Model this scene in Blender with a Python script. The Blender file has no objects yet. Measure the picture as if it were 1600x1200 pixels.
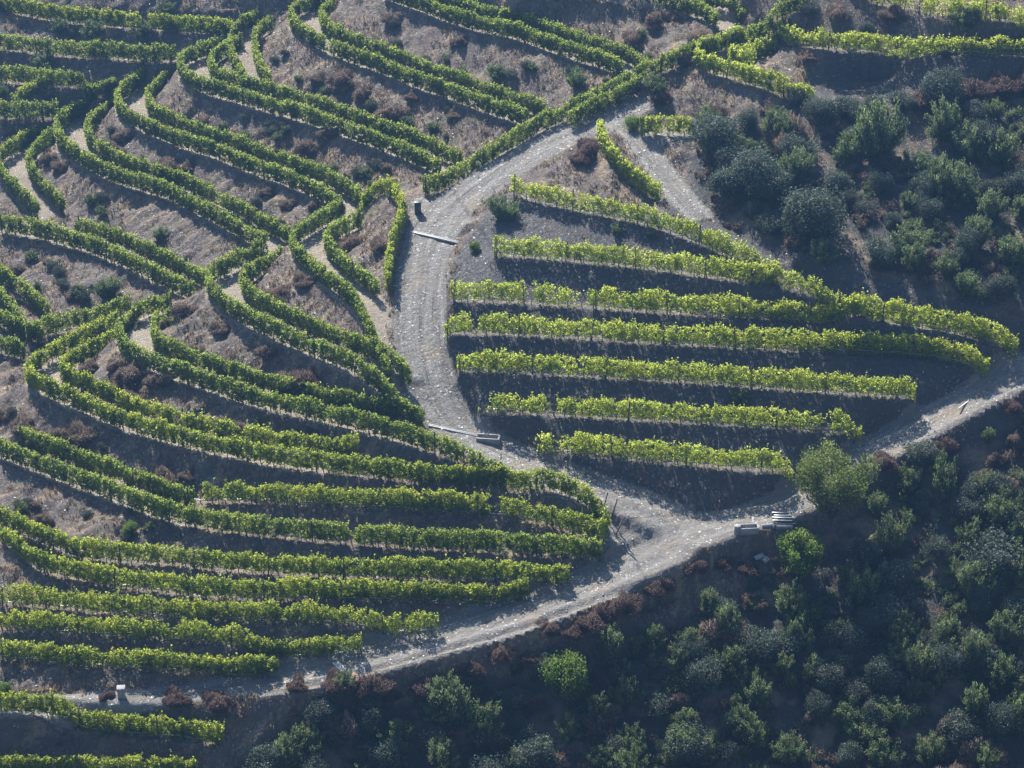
import bpy, math, random
import numpy as np
from mathutils import Vector
R = math.radians
scene = bpy.context.scene
# ======================================================================= CAMERA, SKY, SUN, EXPOSURE
CAM_D, CAM_PITCH, CAM_F = 240.0, R(28.0), 4560.0      # metres to the middle of the view, pitch, focal length in 1600-px units
cd = bpy.data.cameras.new('camera'); cam = bpy.data.objects.new('camera', cd); scene.collection.objects.link(cam)
cam.location = (0, -CAM_D*math.cos(CAM_PITCH), CAM_D*math.sin(CAM_PITCH)); cam.rotation_euler = (R(90)-CAM_PITCH, 0, 0)
cd.sensor_width = 36; cd.lens = 36*CAM_F/1600; cd.clip_start = 1; cd.clip_end = 5000
scene.camera = cam
SUN_EL, SUN_AZ = R(44.5), R(-22)                        # azimuth from +Y (straight behind the hill), negative = to the left
sd = Vector((math.sin(SUN_AZ)*math.cos(SUN_EL), math.cos(SUN_AZ)*math.cos(SUN_EL), math.sin(SUN_EL)))
sl = bpy.data.lights.new('sun', 'SUN'); sl.energy = 5.0; sl.angle = R(0.53); sl.color = (1.0, 0.93, 0.82)
so = bpy.data.objects.new('sun', sl); so.rotation_euler = (-sd).to_track_quat('-Z', 'Y').to_euler(); scene.collection.objects.link(so)
w = bpy.data.worlds.new('World'); scene.world = w; w.use_nodes = True
nt = w.node_tree; bg = nt.nodes['Background']; sky = nt.nodes.new('ShaderNodeTexSky'); sky.sky_type = 'NISHITA'
sky.sun_disc = False; sky.sun_elevation = SUN_EL; sky.sun_rotation = SUN_AZ % (2*math.pi); sky.altitude = 300
nt.links.new(sky.outputs[0], bg.inputs[0]); bg.inputs[1].default_value = 0.06
vs = scene.view_settings; vs.view_transform = 'Standard'; vs.look = 'None'; vs.exposure = 1.58; vs.gamma = 1.0; vs.use_curve_mapping = False
scene.cycles.max_bounces = 5; scene.cycles.diffuse_bounces = 2; scene.cycles.transmission_bounces = 3; scene.cycles.volume_bounces = 0
HAZE_DENSITY = 0.0011
rng = np.random.default_rng(7); random.seed(7)
# ---------------------------------------------------------------- camera model (metres, z up, y away from camera)
CAM_LOC = np.array([0.0, -CAM_D * math.cos(CAM_PITCH), CAM_D * math.sin(CAM_PITCH)])
FWD = np.array([0.0, math.cos(CAM_PITCH), -math.sin(CAM_PITCH)])
UPV = np.array([0.0, math.sin(CAM_PITCH), math.cos(CAM_PITCH)])
def at(px, py, z):
    """plan position of photo point (px, py) on the level z"""
    d = FWD * CAM_F + np.array([1.0, 0, 0]) * (px - 800) + UPV * (600 - py)
    t = (z - CAM_LOC[2]) / d[2]
    p = CAM_LOC + d * t
    return p[0], p[1]
def proj(x, y, z):
    r = np.array([x, y, z]) - CAM_LOC
    w = r @ FWD
    return 800 + CAM_F * r[0] / w, 600 - CAM_F * (r @ UPV) / w
# each curve: base line of the outer row; uphill is always on its left. z given where known
CV = {
 'R1': [(800,305),(850,320),(900,330),(960,342),(1000,350),(1040,362),(1080,378),(1120,394),(1170,418),(1215,440)],
 'R2': [(772,400),(850,405),(940,414),(1000,420),(1075,430),(1150,440),(1200,447),(1250,458),(1300,471),(1350,485)],
 'R3': [(705,470),(800,474),(900,480),(1000,488),(1100,493),(1200,500),(1300,510),(1400,519),(1500,528),(1590,545)],
 'R4': [(695,522),(800,524),(900,530),(1000,536),(1100,541),(1200,547),(1300,552),(1400,556),(1450,560),(1500,570),(1545,580)],
 'R5': [(715,580),(800,582),(900,588),(1000,594),(1100,600),(1200,608),(1300,615),(1380,620),(1430,622)],
 'R6': [(748,642),(800,645),(900,652),(1000,658),(1100,662),(1200,668),(1300,675),(1345,680)],
 'R7': [(838,705),(900,710),(1000,720),(1100,730),(1170,735),(1240,740)],
 'B4': [(535,342),(510,352),(482,369),(463,380),(455,394),(462,408),(478,421),(492,434),(510,450),(535,466),(555,485),(570,512),(582,540),(598,570),(610,592)],
 'B3': [(410,405),(375,420),(350,431),(332,441),(325,453),(328,467),(345,484),(375,506),(407,521),(437,536),(482,555),(520,570),(555,585),(580,603),(605,628),(630,648),(650,662)],
 'B2': [(268,488),(240,492),(212,500),(194,514),(186,532),(191,553),(208,568),(235,580),(265,592),(305,604),(347,620),(400,637),(432,644),(482,655),(525,665),(562,675),(607,686),(640,696),(685,709),(728,728),(790,748)],
 'B1': [(185,518),(150,533),(100,556),(62,577),(46,590),(43,603),(58,614),(80,624),(110,636),(150,654),(180,668),(225,681),(270,695),(325,708),(400,723),(432,729),(500,737),(550,742),(600,749),(650,755),(700,759),(750,764),(800,767),(850,773),(882,782),(905,792),(928,808),(950,830)],
 'B0': [(0,715),(50,735),(100,755),(150,773),(205,795),(270,818),(335,830),(400,837),(450,842),(520,848),(570,852),(620,856),(700,861),(800,864),(862,869),(940,875)],
 'B0i':[(285,782),(325,786),(400,785),(500,790),(600,797),(700,802),(800,810),(850,820),(900,835),(945,846)],
 'C1': [(0,822),(40,838),(80,857),(120,872),(170,879),(270,883),(325,890),(400,896),(500,901),(600,904),(700,907),(800,908),(850,911),(890,913)],
 'C2': [(0,846),(20,856),(36,876),(55,892),(100,902),(135,909),(175,918),(250,926),(290,931),(400,937),(500,937),(600,940),(700,943),(760,943),(825,938)],
 'C3': [(0,946),(75,950),(125,955),(175,960),(250,965),(300,968),(400,973),(500,975),(560,980),(620,985),(685,985)],
 'C4': [(0,984),(50,988),(125,992),(200,998),(275,1003),(335,1008),(400,1012),(450,1015),(500,1018),(565,1018)],
 'C5': [(0,1030),(50,1034),(125,1041),(200,1046),(250,1050),(310,1053),(370,1056),(435,1052)],
 'E1': [(0,1137),(75,1141),(150,1146),(212,1150),(270,1155),(325,1161),(350,1164)],
 'E2': [(0,1214),(150,1217),(250,1217),(310,1218)],
 'A1': [(0,363),(50,371),(95,383),(140,396),(180,412),(232,438),(280,463),(303,472)],
 'A1n':[(55,222),(32,236),(10,248),(-4,262),(0,280),(18,302),(40,325),(62,346)],
 'A2': [(150,173),(122,186),(101,197),(90,210),(91,228),(104,244),(122,256),(145,271),(175,286),(212,297),(245,306),(267,314),(305,335),(337,351),(370,370),(400,387),(418,396)],
 'A3': [(228,130),(215,140),(196,152),(184,165),(185,179),(197,192),(215,204),(250,219),(285,233),(330,246),(365,261),(400,275),(435,287),(467,299),(495,312),(520,328),(536,344)],
 'A4': [(350,80),(320,91),(296,98),(283,108),(282,121),(291,134),(307,143),(330,151),(380,164),(400,171),(427,179),(462,188),(505,202),(547,219),(575,228),(620,245),(652,260),(686,277)],
 'A4b':[(402,42),(378,52),(362,66),(357,82),(364,104),(377,128),(390,148)],
 'A5': [(500,14),(475,20),(458,30),(453,42),(464,55),(480,68),(505,82),(540,96),(580,110),(620,126),(652,140),(695,153),(725,165),(760,178),(800,191),(822,199)],
 'A6': [(600,-2),(630,10),(660,20),(692,33),(720,43),(760,52),(800,60),(832,72),(875,88),(912,100),(950,111),(972,124)],
 'A7': [(790,-10),(860,-8),(940,0),(1000,8),(1065,21),(1100,32),(1120,48)],
 'A0': [(-20,455),(0,475),(37,515)],
 'Am': [(-20,546),(0,552),(40,564)],
 'L1': [(-30,14),(20,22),(60,30),(110,37),(160,42),(210,46),(260,49),(310,52),(365,56)],
 'L2': [(-30,74),(0,78),(80,88),(150,92),(210,95),(275,97)],
 'L3': [(-30,128),(0,130),(60,133),(85,136),(160,139),(180,142)],
 'L4': [(-30,184),(0,185),(60,186),(92,186)],
 'S1': [(1185,72),(1150,80),(1110,86),(1092,92),(1084,101),(1098,112),(1130,121),(1165,131),(1200,142),(1232,153),(1270,168)],
 'S2': [(1215,67),(1250,74),(1290,78),(1340,81),(1400,84),(1485,86),(1600,90),(1650,92)],
 'S3': [(1335,8),(1382,16),(1437,25),(1500,33),(1550,38),(1600,44),(1650,50)],
}
# ======================================================================= TERRAIN
def noise2(x, y, seed=0):
    x = np.asarray(x, float); y = np.asarray(y, float)
    xi = np.floor(x).astype(np.int64); yi = np.floor(y).astype(np.int64)
    fx = x - xi; fy = y - yi; fx = fx*fx*(3-2*fx); fy = fy*fy*(3-2*fy)
    def h(a, b):
        n = (a*374761393 + b*668265263 + seed*974711) & 0x7fffffff
        n = ((n ^ (n >> 13)) * 1274126177) & 0x7fffffff
        return ((n ^ (n >> 16)) & 0xffff) / 65535.0
    return (h(xi,yi)*(1-fx)+h(xi+1,yi)*fx)*(1-fy) + (h(xi,yi+1)*(1-fx)+h(xi+1,yi+1)*fx)*fy
def fbm(x, y, seed=0, o=4):
    r = 0; a = 0.5; s = 0
    for k in range(o):
        r = r + a*noise2(x*2**k, y*2**k, seed+k*17); s += a; a *= 0.55
    return r/s
def dense(P, step=0.15):
    P = np.asarray(P, float); d = np.r_[0, np.cumsum(np.sqrt((np.diff(P[:, :2], axis=0)**2).sum(1)))]
    n = max(2, int(d[-1]/step)+1); u = np.linspace(0, d[-1], n)
    return np.stack([np.interp(u, d, P[:, k]) for k in range(P.shape[1])], 1), u
def smooth(Q, k):
    if len(Q) < 5 or k < 1: return Q
    w = np.ones(2*k+1)/(2*k+1)
    R = Q.copy()
    for c in range(Q.shape[1]):
        p = np.r_[2*Q[0, c]-Q[k:0:-1, c], Q[:, c], 2*Q[-1, c]-Q[-2:-k-2:-1, c]] if len(Q) > k+1 else None
        if p is None: return Q
        R[:, c] = np.convolve(p, w, 'valid')
    return R
def to_world(c, zz):
    """photo polyline + level(s) -> dense world curve x,y,z. zz: number or [(index, z), ...]"""
    n = len(c)
    if isinstance(zz, (int, float)): z = np.full(n, float(zz))
    else: z = np.interp(np.arange(n), [a for a, b in zz], [b for a, b in zz])
    P = np.array([(*at(x, y, q), q) for (x, y), q in zip(c, z)])
    Q, u = dense(P, 0.15)
    return smooth(smooth(Q, 7), 5)
def normals(Q):
    t = np.gradient(Q[:, :2], axis=0); t /= np.linalg.norm(t, axis=1)[:, None] + 1e-9
    return np.c_[-t[:, 1], t[:, 0]]
def inner_curve(Q, b):
    ia = Q[:, 0].argmin(); hp = 8 < ia < len(Q)-8
    bb = b+0.45*np.exp(-((np.arange(len(Q))-ia)*0.15/4.5)**2)*hp
    I = Q.copy(); I[:, :2] += normals(Q)*bb[:, None]
    d = np.sqrt(((I[:, None, :2] - Q[None, ::2, :2])**2).sum(-1)).min(1)
    I = I[d > b*0.93]
    if len(I) < 6: return None
    return smooth(dense(I, 0.15)[0], 4)

Z = {'R1': [(0,6.8),(4,6.8),(9,5.4)], 'R2': 4.95, 'R3': 3.0, 'R4': 1.7, 'R5': 0.0, 'R6': -1.8, 'R7': -3.6,
 'B4': [(0,2.1),(10,2.1),(14,0.1)], 'B3': [(0,0),(12,0),(16,-2.2)], 'B2': [(0,-2.6),(17,-2.6),(20,-3.8)],
 'B1': [(0,-4.3),(19,-4.3),(25,-5.5),(26,-6.0)], 'B0': [(0,-6.9),(15,-7.3)], 'B0i': [(0,-6.7),(1,-6.5),(3,-5.8),(6,-5.8),(9,-6.6)],
 'C1': [(0,-8.6),(4,-8.4),(13,-8.2)], 'C2': [(0,-8.8),(5,-9.1),(15,-9.2)], 'C3': -10.0, 'C4': -10.9, 'C5': [(0,-12.1),(7,-12.2)],
 'E1': -15.0, 'E2': -17.0, 'A1': -2.6, 'A1n': [(0,-1.2),(4,-1.4),(7,-2.5)], 'A2': 0.0, 'A3': 2.2, 'A4': 4.9,
 'A4b': [(0,6.3),(3,6.1),(6,5.0)], 'A5': 7.9, 'A6': 11.2, 'A7': 14.2, 'A0': -4.6, 'Am': -5.6,
 'L1': 6.2, 'L2': 4.4, 'L3': 2.6, 'L4': 0.8, 'S1': [(0,13.2),(8,13.2),(10,12.4)], 'S2': [(0,14.2),(2,15.3),(7,15.7)], 'S3': 17.6}
# width between the two rows of a terrace (0: one row only)
BW = {k: 0.0 for k in CV}
for k in 'A1n A2 A3 A4 A5 A6 A7 B4 B3 B2 B1 B0 S1 A4b A1'.split(): BW[k] = 2.55
BW['A4b'] = 2.1; BW['B1'] = 2.35
ROADS = {
 'lane': (1.0, [(-90,1108,-13.2),(0,1103,-13.0),(200,1090,-12.85),(300,1083,-12.8),(380,1072,-12.65),(440,1062,-12.4)]),
 'main': (2.2, [(400,1065,-12.6),(450,1055,-12.2),(520,1042,-11.6),(600,1022,-10.9),(700,993,-10.1),(800,962,-9.3),(870,938,-8.6),(930,913,-8.0),(990,887,-7.4),(1040,862,-6.9),(1062,838,-6.4),(1055,818,-6.1),(1025,799,-5.7),(985,783,-5.2),(930,766,-4.75),(880,750,-4.4),(830,730,-4.1),(780,708,-3.7),(740,690,-3.3),(705,665,-2.7),(683,635,-1.9),(668,600,-0.9),(657,560,0.1),(652,520,1.1),(653,480,2.0),(657,440,2.9),(664,400,3.7),(676,360,4.4),(700,325,5.0),(735,298,5.8),(780,265,6.8),(825,238,7.6),(870,215,8.4),(915,196,9.1),(955,180,9.8),(985,166,10.4),(1003,154,10.9)]),
 'side': (1.9, [(1700,530,2.9),(1600,582,1.4),(1540,612,0.6),(1480,645,-0.7),(1420,677,-1.9),(1370,704,-2.8),(1330,732,-3.6),(1290,757,-4.4),(1240,787,-5.2),(1180,808,-5.8),(1120,824,-6.2),(1070,838,-6.4)]),
 'upper': (1.25, [(960,190,9.6),(985,203,9.6),(1010,235,9.1),(1040,275,8.3),(1070,315,7.6),(1098,342,7.1)]),
}
FLAT = [(988,832,-6.3,2.4),(1005,855,-6.7,1.8),(965,850,-6.7,1.2),(1090,828,-6.3,2.6),(1140,822,-6.2,1.8),(1030,835,-6.4,2.5),(985,810,-5.8,1.2),(672,318,4.9,1.6),(652,335,4.7,0.9),(725,345,5.0,0.8),(1030,212,9.7,1.5),(1075,214,9.8,1.2),
        (790,690,-3.4,0.7),(780,735,-3.9,0.6),(1000,870,-7.1,0.8)]
NARROW = {  # rows planted along the road verge, and small ledges
 'D1': [(662,305,4.9),(692,298,5.0),(720,283,5.3),(750,265,6.0),(790,242,6.9),(838,209,7.9),(885,189,8.7),(935,162,9.9),(985,137,11.2),(1050,108,12.7),(1100,84,13.8),(1160,55,14.8)],
 'D2': [(888,202,8.7),(925,182,9.4),(960,166,10.1),(1000,147,10.9)],
 'D3': [(1168,56,14.9),(1210,34,16.0),(1262,12,17.2)],
 'T1': [(600,302,4.7),(620,318,4.9),(631,345,4.5),(622,372,4.2),(613,400,3.6),(608,430,2.9),(607,462,2.2)],
 'T2': [(566,328,2.6),(584,314,3.6),(600,302,4.7)],
 'G1': [(205,490,-4.2),(160,505,-4.4),(120,516,-4.5),(70,524,-4.6),(42,527,-4.7)],
 'V1': [(1000,207,9.8),(1030,210,9.8),(1078,212,9.8)],
 'V2': [(936,216,9.0),(944,238,8.7),(958,260,8.2),(980,283,7.6),(1005,302,7.2),(1030,318,7.0)],
 'A0i': [(-20,424,-4.5),(0,440,-4.5),(40,470,-4.6),(78,502,-4.6)],
 'Ami': [(-10,505,-5.4),(18,522,-5.5),(68,545,-5.6)],
  'ledge': [(1100,344,7.05),(1112,352,6.9),(1170,392,6.3),(1230,428,5.6),(1300,460,5.0),(1370,485,4.6),(1500,518,3.6),(1600,556,2.4)],
 'Lx': [(20,165,1.6),(50,150,2.0),(82,138,2.4)],
}
FREE = [  # lines (photo x, y, level) that carry the open slopes
 [(1095,300,7.9),(1120,270,9.0),(1130,235,9.9),(1150,195,11.2)],[(1190,400,6.9),(1250,388,7.4),(1300,402,7.0),(1400,430,6.3),(1500,452,6.0),(1600,470,5.4),(1800,500,4.0)],
 [(1150,300,8.5),(1300,250,10.2),(1500,250,10.2),(1600,240,10.6),(1800,250,10.4)],[(1250,330,8.6),(1400,350,8.2),(1600,350,7.8),(1800,370,7.4)],
 [(1245,142,12.5),(1300,141,12.1),(1400,136,12.3),(1600,119,13.0),(1750,115,13.0)],[(1190,178,12.0),(1300,175,12.5),(1400,155,13.0),(1600,130,13.8),(1800,150,12.9)],
 [(1180,880,-8.4),(1080,935,-9.6),(950,975,-10.7),(800,1040,-12.6),(600,1085,-13.6),(450,1120,-14.7)],
 [(1250,850,-7.6),(1300,850,-7.6),(1370,770,-5.0),(1450,750,-4.4),(1600,680,-1.8),(1750,640,-0.6)],
 [(450,1160,-15.8),(600,1140,-15.1),(800,1100,-14.3),(940,1060,-13.1),(1080,1000,-11.4),(1180,960,-10.7),(1300,950,-10.4),(1450,900,-8.7),(1600,800,-5.2),(1750,780,-4.6)],
 [(400,1230,-17.9),(600,1200,-16.9),(800,1200,-17.1),(1060,1100,-14.3),(1300,1080,-14.1),(1450,1050,-12.9),(1600,1000,-10.9),(1750,1000,-10.9)],
 [(1060,1200,-17.1),(1300,1200,-17.5),(1450,1200,-17.1),(1600,1200,-16.6),(1750,1200,-16.6)],
 [(-60,-10,7.4),(0,-10,7.4),(150,0,8.2),(300,5,8.6),(400,15,8.9)],[(520,-60,12.6),(800,-60,16.5),(1100,-45,18.5),(1300,-30,19.8),(1600,0,20.2),(1750,10,20.2)],
 [(-10,216,-0.4),(40,212,-0.3)],[(0,320,-2.0),(14,322,-2.0)],[(-40,600,-6.1),(20,596,-5.6)],[(-40,650,-6.6),(20,640,-6.2)]]

TAPER = {'S1': .55, 'B1': .64, 'B0': .38, 'B2': .84}
RIDGE = [('B1','B2'),('B2','B3'),('B3','B4'),('A1n','A2'),('A2','A3'),('A3','A4'),('A4','A4b'),('A4b','A5')]
def blur(M, n):
    for _ in range(n):
        P = np.pad(M, 1, 'edge'); M = (P[:-2, 1:-1]+P[2:, 1:-1]+P[1:-1, :-2]+P[1:-1, 2:]+2*P[1:-1, 1:-1])/6
    return M
GX = np.arange(-78, 78.01, 0.25); GY = np.arange(-74, 100.01, 0.25)
NX, NY = len(GX), len(GY)
def solve_terrain():
    W = np.zeros((NY, NX)); S = np.zeros((NY, NX)); bench = np.zeros((NY, NX)); road = np.zeros((NY, NX))
    def put(x, y, z, m=None, v=1.0, wt=1.0):
        i = np.rint((np.asarray(y)-GY[0])/0.25).astype(int); j = np.rint((np.asarray(x)-GX[0])/0.25).astype(int)
        ok = (i >= 0) & (i < NY) & (j >= 0) & (j < NX)
        z = np.broadcast_to(z, i.shape)
        np.add.at(W, (i[ok], j[ok]), wt); np.add.at(S, (i[ok], j[ok]), z[ok]*wt)
        if m is not None: m[i[ok], j[ok]] = np.maximum(m[i[ok], j[ok]], v)
    def ribbon(Q, a, b, m, wt=1.0, v=1.0):
        n = normals(Q)
        for t in np.arange(a, b+0.01, 0.12):
            put(Q[:, 0]+n[:, 0]*t, Q[:, 1]+n[:, 1]*t, Q[:, 2], m, v, wt)
    curves = {}
    for k, c in CV.items():
        Q = to_world(c, Z[k]); curves[k] = Q
        if k in TAPER:
            h = int(len(Q)*TAPER[k]); ribbon(Q[:h], -0.3, BW[k]+0.5, bench); ribbon(Q[h:], -0.3, 0.9, bench, v=0.62)
        else: ribbon(Q, -0.3, (BW[k]+0.5) if BW[k] else 0.9, bench, v=1.0 if BW[k] else 0.62)  # weaker tan on single-row benches puts the row's shade into the ground colour
    for k, c in NARROW.items():
        P = np.array([(*at(x, y, z), z) for x, y, z in c]); Q = smooth(dense(P)[0], 5); curves[k] = Q
        ribbon(Q, *((-1.1, 1.1) if k == 'ledge' else (-0.4, 0.4)), bench, v=0.5)
    rd = {}
    for k, (hw, c) in ROADS.items():
        P = np.array([(*at(x, y, z), z) for x, y, z in c]); Q = smooth(smooth(dense(P)[0], 9), 7); rd[k] = Q
        ribbon(Q, -hw, hw, road, 2.0)
    for x, y, z, r in FLAT:
        X, Y = at(x, y, z); a, b = np.meshgrid(np.arange(-r, r+.01, .2), np.arange(-r, r+.01, .2)); ok = a*a+b*b < r*r
        put(X+a[ok], Y+b[ok], z, road, 1.0, 0.5)
    for c in FREE:
        P = np.array([(*at(x, y, z), z) for x, y, z in c]); Q = smooth(dense(P)[0], 9); ribbon(Q, -0.2, 0.2, None, 0.3)
    # crests between one hairpin and the next one above it
    for a, b in RIDGE:
        A = inner_curve(curves[a], BW[a]+0.5); Bq = curves[b]
        if A is None: continue
        ia = A[:, 0].argmin(); ib = Bq[:, 0].argmin(); p0 = A[ia]; p1 = Bq[ib] + np.r_[-0.5, 0, 0]
        t = np.linspace(0, 1, 60)[:, None]; L = p0[None]*(1-t)+p1[None]*t
        for q in (-.2, 0, .2): put(L[:, 0]+q*.5, L[:, 1]+q, L[:, 2]+0.25*np.sin(math.pi*t[:, 0]))
    F = W > 0; T = np.where(F, S/np.maximum(W, 1e-9), 0)
    F[-1] = True; T[-1] = 36 + 3*noise2(GX/20, GX*0, 5); F[0] = True; T[0] = -38
    # coarse-to-fine relaxation
    lv = [(T, F)]
    while min(lv[-1][0].shape) > 12:
        t, f = lv[-1]; h, w = (t.shape[0]+1)//2*2, (t.shape[1]+1)//2*2
        tp = np.zeros((h, w)); fp = np.zeros((h, w)); tp[:t.shape[0], :t.shape[1]] = t*f; fp[:t.shape[0], :t.shape[1]] = f
        s = fp.reshape(h//2, 2, w//2, 2).sum((1, 3)); q = tp.reshape(h//2, 2, w//2, 2).sum((1, 3))
        lv.append((np.where(s > 0, q/np.maximum(s, 1), 0), s > 0))
    U = None
    for li in range(len(lv)-1, -1, -1):
        t, f = lv[li]
        if U is None: U = np.where(f, t, t[f].mean())
        else:
            U = np.repeat(np.repeat(U, 2, 0), 2, 1)[:t.shape[0], :t.shape[1]]; U = np.where(f, t, U)
        for it in range(260 if li else 160):
            P = np.pad(U, 1, 'edge'); N = (P[:-2, 1:-1]+P[2:, 1:-1]+P[1:-1, :-2]+P[1:-1, 2:])/4
            U = np.where(f, t, N)
    near = blur(np.clip(bench+road, 0, 1), 3); near = np.clip(near*3, 0, 1); near = np.clip(blur(near, 6)*2, 0, 1)
    U = near*U+(1-near)*blur(U, 60)
    for it in range(2):                                # soften the bench lips a little
        P = np.pad(U, 1, 'edge'); U = (P[:-2, 1:-1]+P[2:, 1:-1]+P[1:-1, :-2]+P[1:-1, 2:]+4*U)/8
    return U, bench, road, curves, rd
HT, BENCH, ROAD, CURVES, RD = solve_terrain()
XX, YY = np.meshgrid(GX, GY)
BS, RS = blur(BENCH, 2), blur(ROAD, 3)
gyy, gxx = np.gradient(HT, 0.25); SLOPE = np.hypot(gxx, gyy)
# rills: noise stretched down the slope
left = XX + 0.35*YY < 4
su = np.where(left, 0.6*XX-0.8*YY, XX); sv = np.where(left, 0.8*XX+0.6*YY, YY)
rill = fbm(su/0.9, sv/4.0, 3, 3)-0.5; lump = fbm(XX/2.2, YY/2.2, 9, 4)-0.5; big = fbm(XX/7.0, YY/7.0, 21, 3)-0.5
RIGHT_BLOCK = [(690,430),(780,300),(1040,330),(1080,250),(1240,160),(1290,70),(1900,0),(1900,700),(1260,800),(1120,815),(960,770),(820,720),(700,640)]
def in_poly(px, py, poly):
    px = np.asarray(px, float); c = np.zeros(px.shape, bool); n = len(poly)
    for i in range(n):
        x1, y1 = poly[i]; x2, y2 = poly[(i+1) % n]
        k = ((y1 > py) != (y2 > py)) & (px < (x2-x1)*(py-y1)/((y2-y1) if y2 != y1 else 1e-9)+x1); c ^= k
    return c
px_, py_ = (lambda w_: (800+CAM_F*XX/w_, 600-CAM_F*((YY-CAM_LOC[1])*UPV[1]+(HT-CAM_LOC[2])*UPV[2])/w_))((YY-CAM_LOC[1])*FWD[1]+(HT-CAM_LOC[2])*FWD[2])
RB = blur(in_poly(px_, py_, RIGHT_BLOCK).astype(float), 6)
wild = np.clip(1-BS-RS, 0, 1)*np.clip(blur(np.clip(1-BENCH-ROAD, 0, 1), 4)*1.6-0.3, 0, 1)
HT = HT + wild*(1-0.7*RB)*(0.75*rill + 0.6*lump + 0.5*big + 0.35*(fbm(XX/0.6, YY/0.6, 90, 2)-0.5)) + (fbm(XX/0.8, YY/0.8, 33, 2)-0.5)*0.10*(1-wild)
def height(x, y):
    fx = np.clip((np.asarray(x, float)-GX[0])/0.25, 0, NX-1.001); fy = np.clip((np.asarray(y, float)-GY[0])/0.25, 0, NY-1.001)
    i = fy.astype(int); j = fx.astype(int); a = fx-j; b = fy-i
    return (HT[i, j]*(1-a)+HT[i, j+1]*a)*(1-b)+(HT[i+1, j]*(1-a)+HT[i+1, j+1]*a)*b
def hit(px, py):
    """where the line of sight through a photo point meets the ground"""
    d = FWD*CAM_F + np.array([1.0, 0, 0])*(px-800) + UPV*(600-py); d /= np.linalg.norm(d)
    t = np.arange(150, 400, 0.25); X = CAM_LOC[0]+d[0]*t; Y = CAM_LOC[1]+d[1]*t; Zr = CAM_LOC[2]+d[2]*t
    below = Zr < height(X, Y)
    k = int(np.argmax(below)) if below.any() else len(t)-1
    return float(X[k]), float(Y[k]), float(height(X[k], Y[k]))
# ======================================================================= MATERIAL HELPERS
def mat(name):
    m = bpy.data.materials.new(name); m.use_nodes = True; n = m.node_tree; n.nodes.clear()
    out = n.nodes.new('ShaderNodeOutputMaterial'); return m, n, out
class G:
    """small node graph builder"""
    def __init__(s, n): s.n = n
    def node(s, t, **k):
        o = s.n.nodes.new(t)
        for a, b in k.items(): setattr(o, a, b)
        return o
    def put(s, sock, v):
        if isinstance(v, bpy.types.NodeSocket): s.n.links.new(v, sock)
        elif v is not None: sock.default_value = v
    def math(s, op, a, b=None, clamp=False):
        o = s.node('ShaderNodeMath', operation=op, use_clamp=clamp); s.put(o.inputs[0], a)
        if b is not None: s.put(o.inputs[1], b)
        return o.outputs[0]
    def mix(s, f, a, b):
        o = s.node('ShaderNodeMix', data_type='RGBA'); s.put(o.inputs[0], f)
        s.put(o.inputs[6], (*a, 1) if isinstance(a, tuple) else a); s.put(o.inputs[7], (*b, 1) if isinstance(b, tuple) else b)
        return o.outputs[2]
    def noise(s, vec, scale, detail=3, rough=0.6):
        o = s.node('ShaderNodeTexNoise'); s.put(o.inputs['Vector'], vec); o.inputs['Scale'].default_value = scale
        o.inputs['Detail'].default_value = detail; o.inputs['Roughness'].default_value = rough
        return o.outputs[0]
    def vor(s, vec, scale, out='Color'):
        o = s.node('ShaderNodeTexVoronoi'); s.put(o.inputs['Vector'], vec); o.inputs['Scale'].default_value = scale
        return o.outputs[out]
    def step(s, v, a, b):
        o = s.node('ShaderNodeMapRange', interpolation_type='SMOOTHSTEP'); s.put(o.inputs[0], v)
        o.inputs[1].default_value = a; o.inputs[2].default_value = b; return o.outputs[0]
    def attr(s, name):
        return s.node('ShaderNodeAttribute', attribute_name=name).outputs['Fac']
    def xyz(s, v):
        o = s.node('ShaderNodeSeparateXYZ'); s.put(o.inputs[0], v); return o.outputs
    def comb(s, x, y, z):
        o = s.node('ShaderNodeCombineXYZ'); s.put(o.inputs[0], x); s.put(o.inputs[1], y); s.put(o.inputs[2], z); return o.outputs[0]

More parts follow.
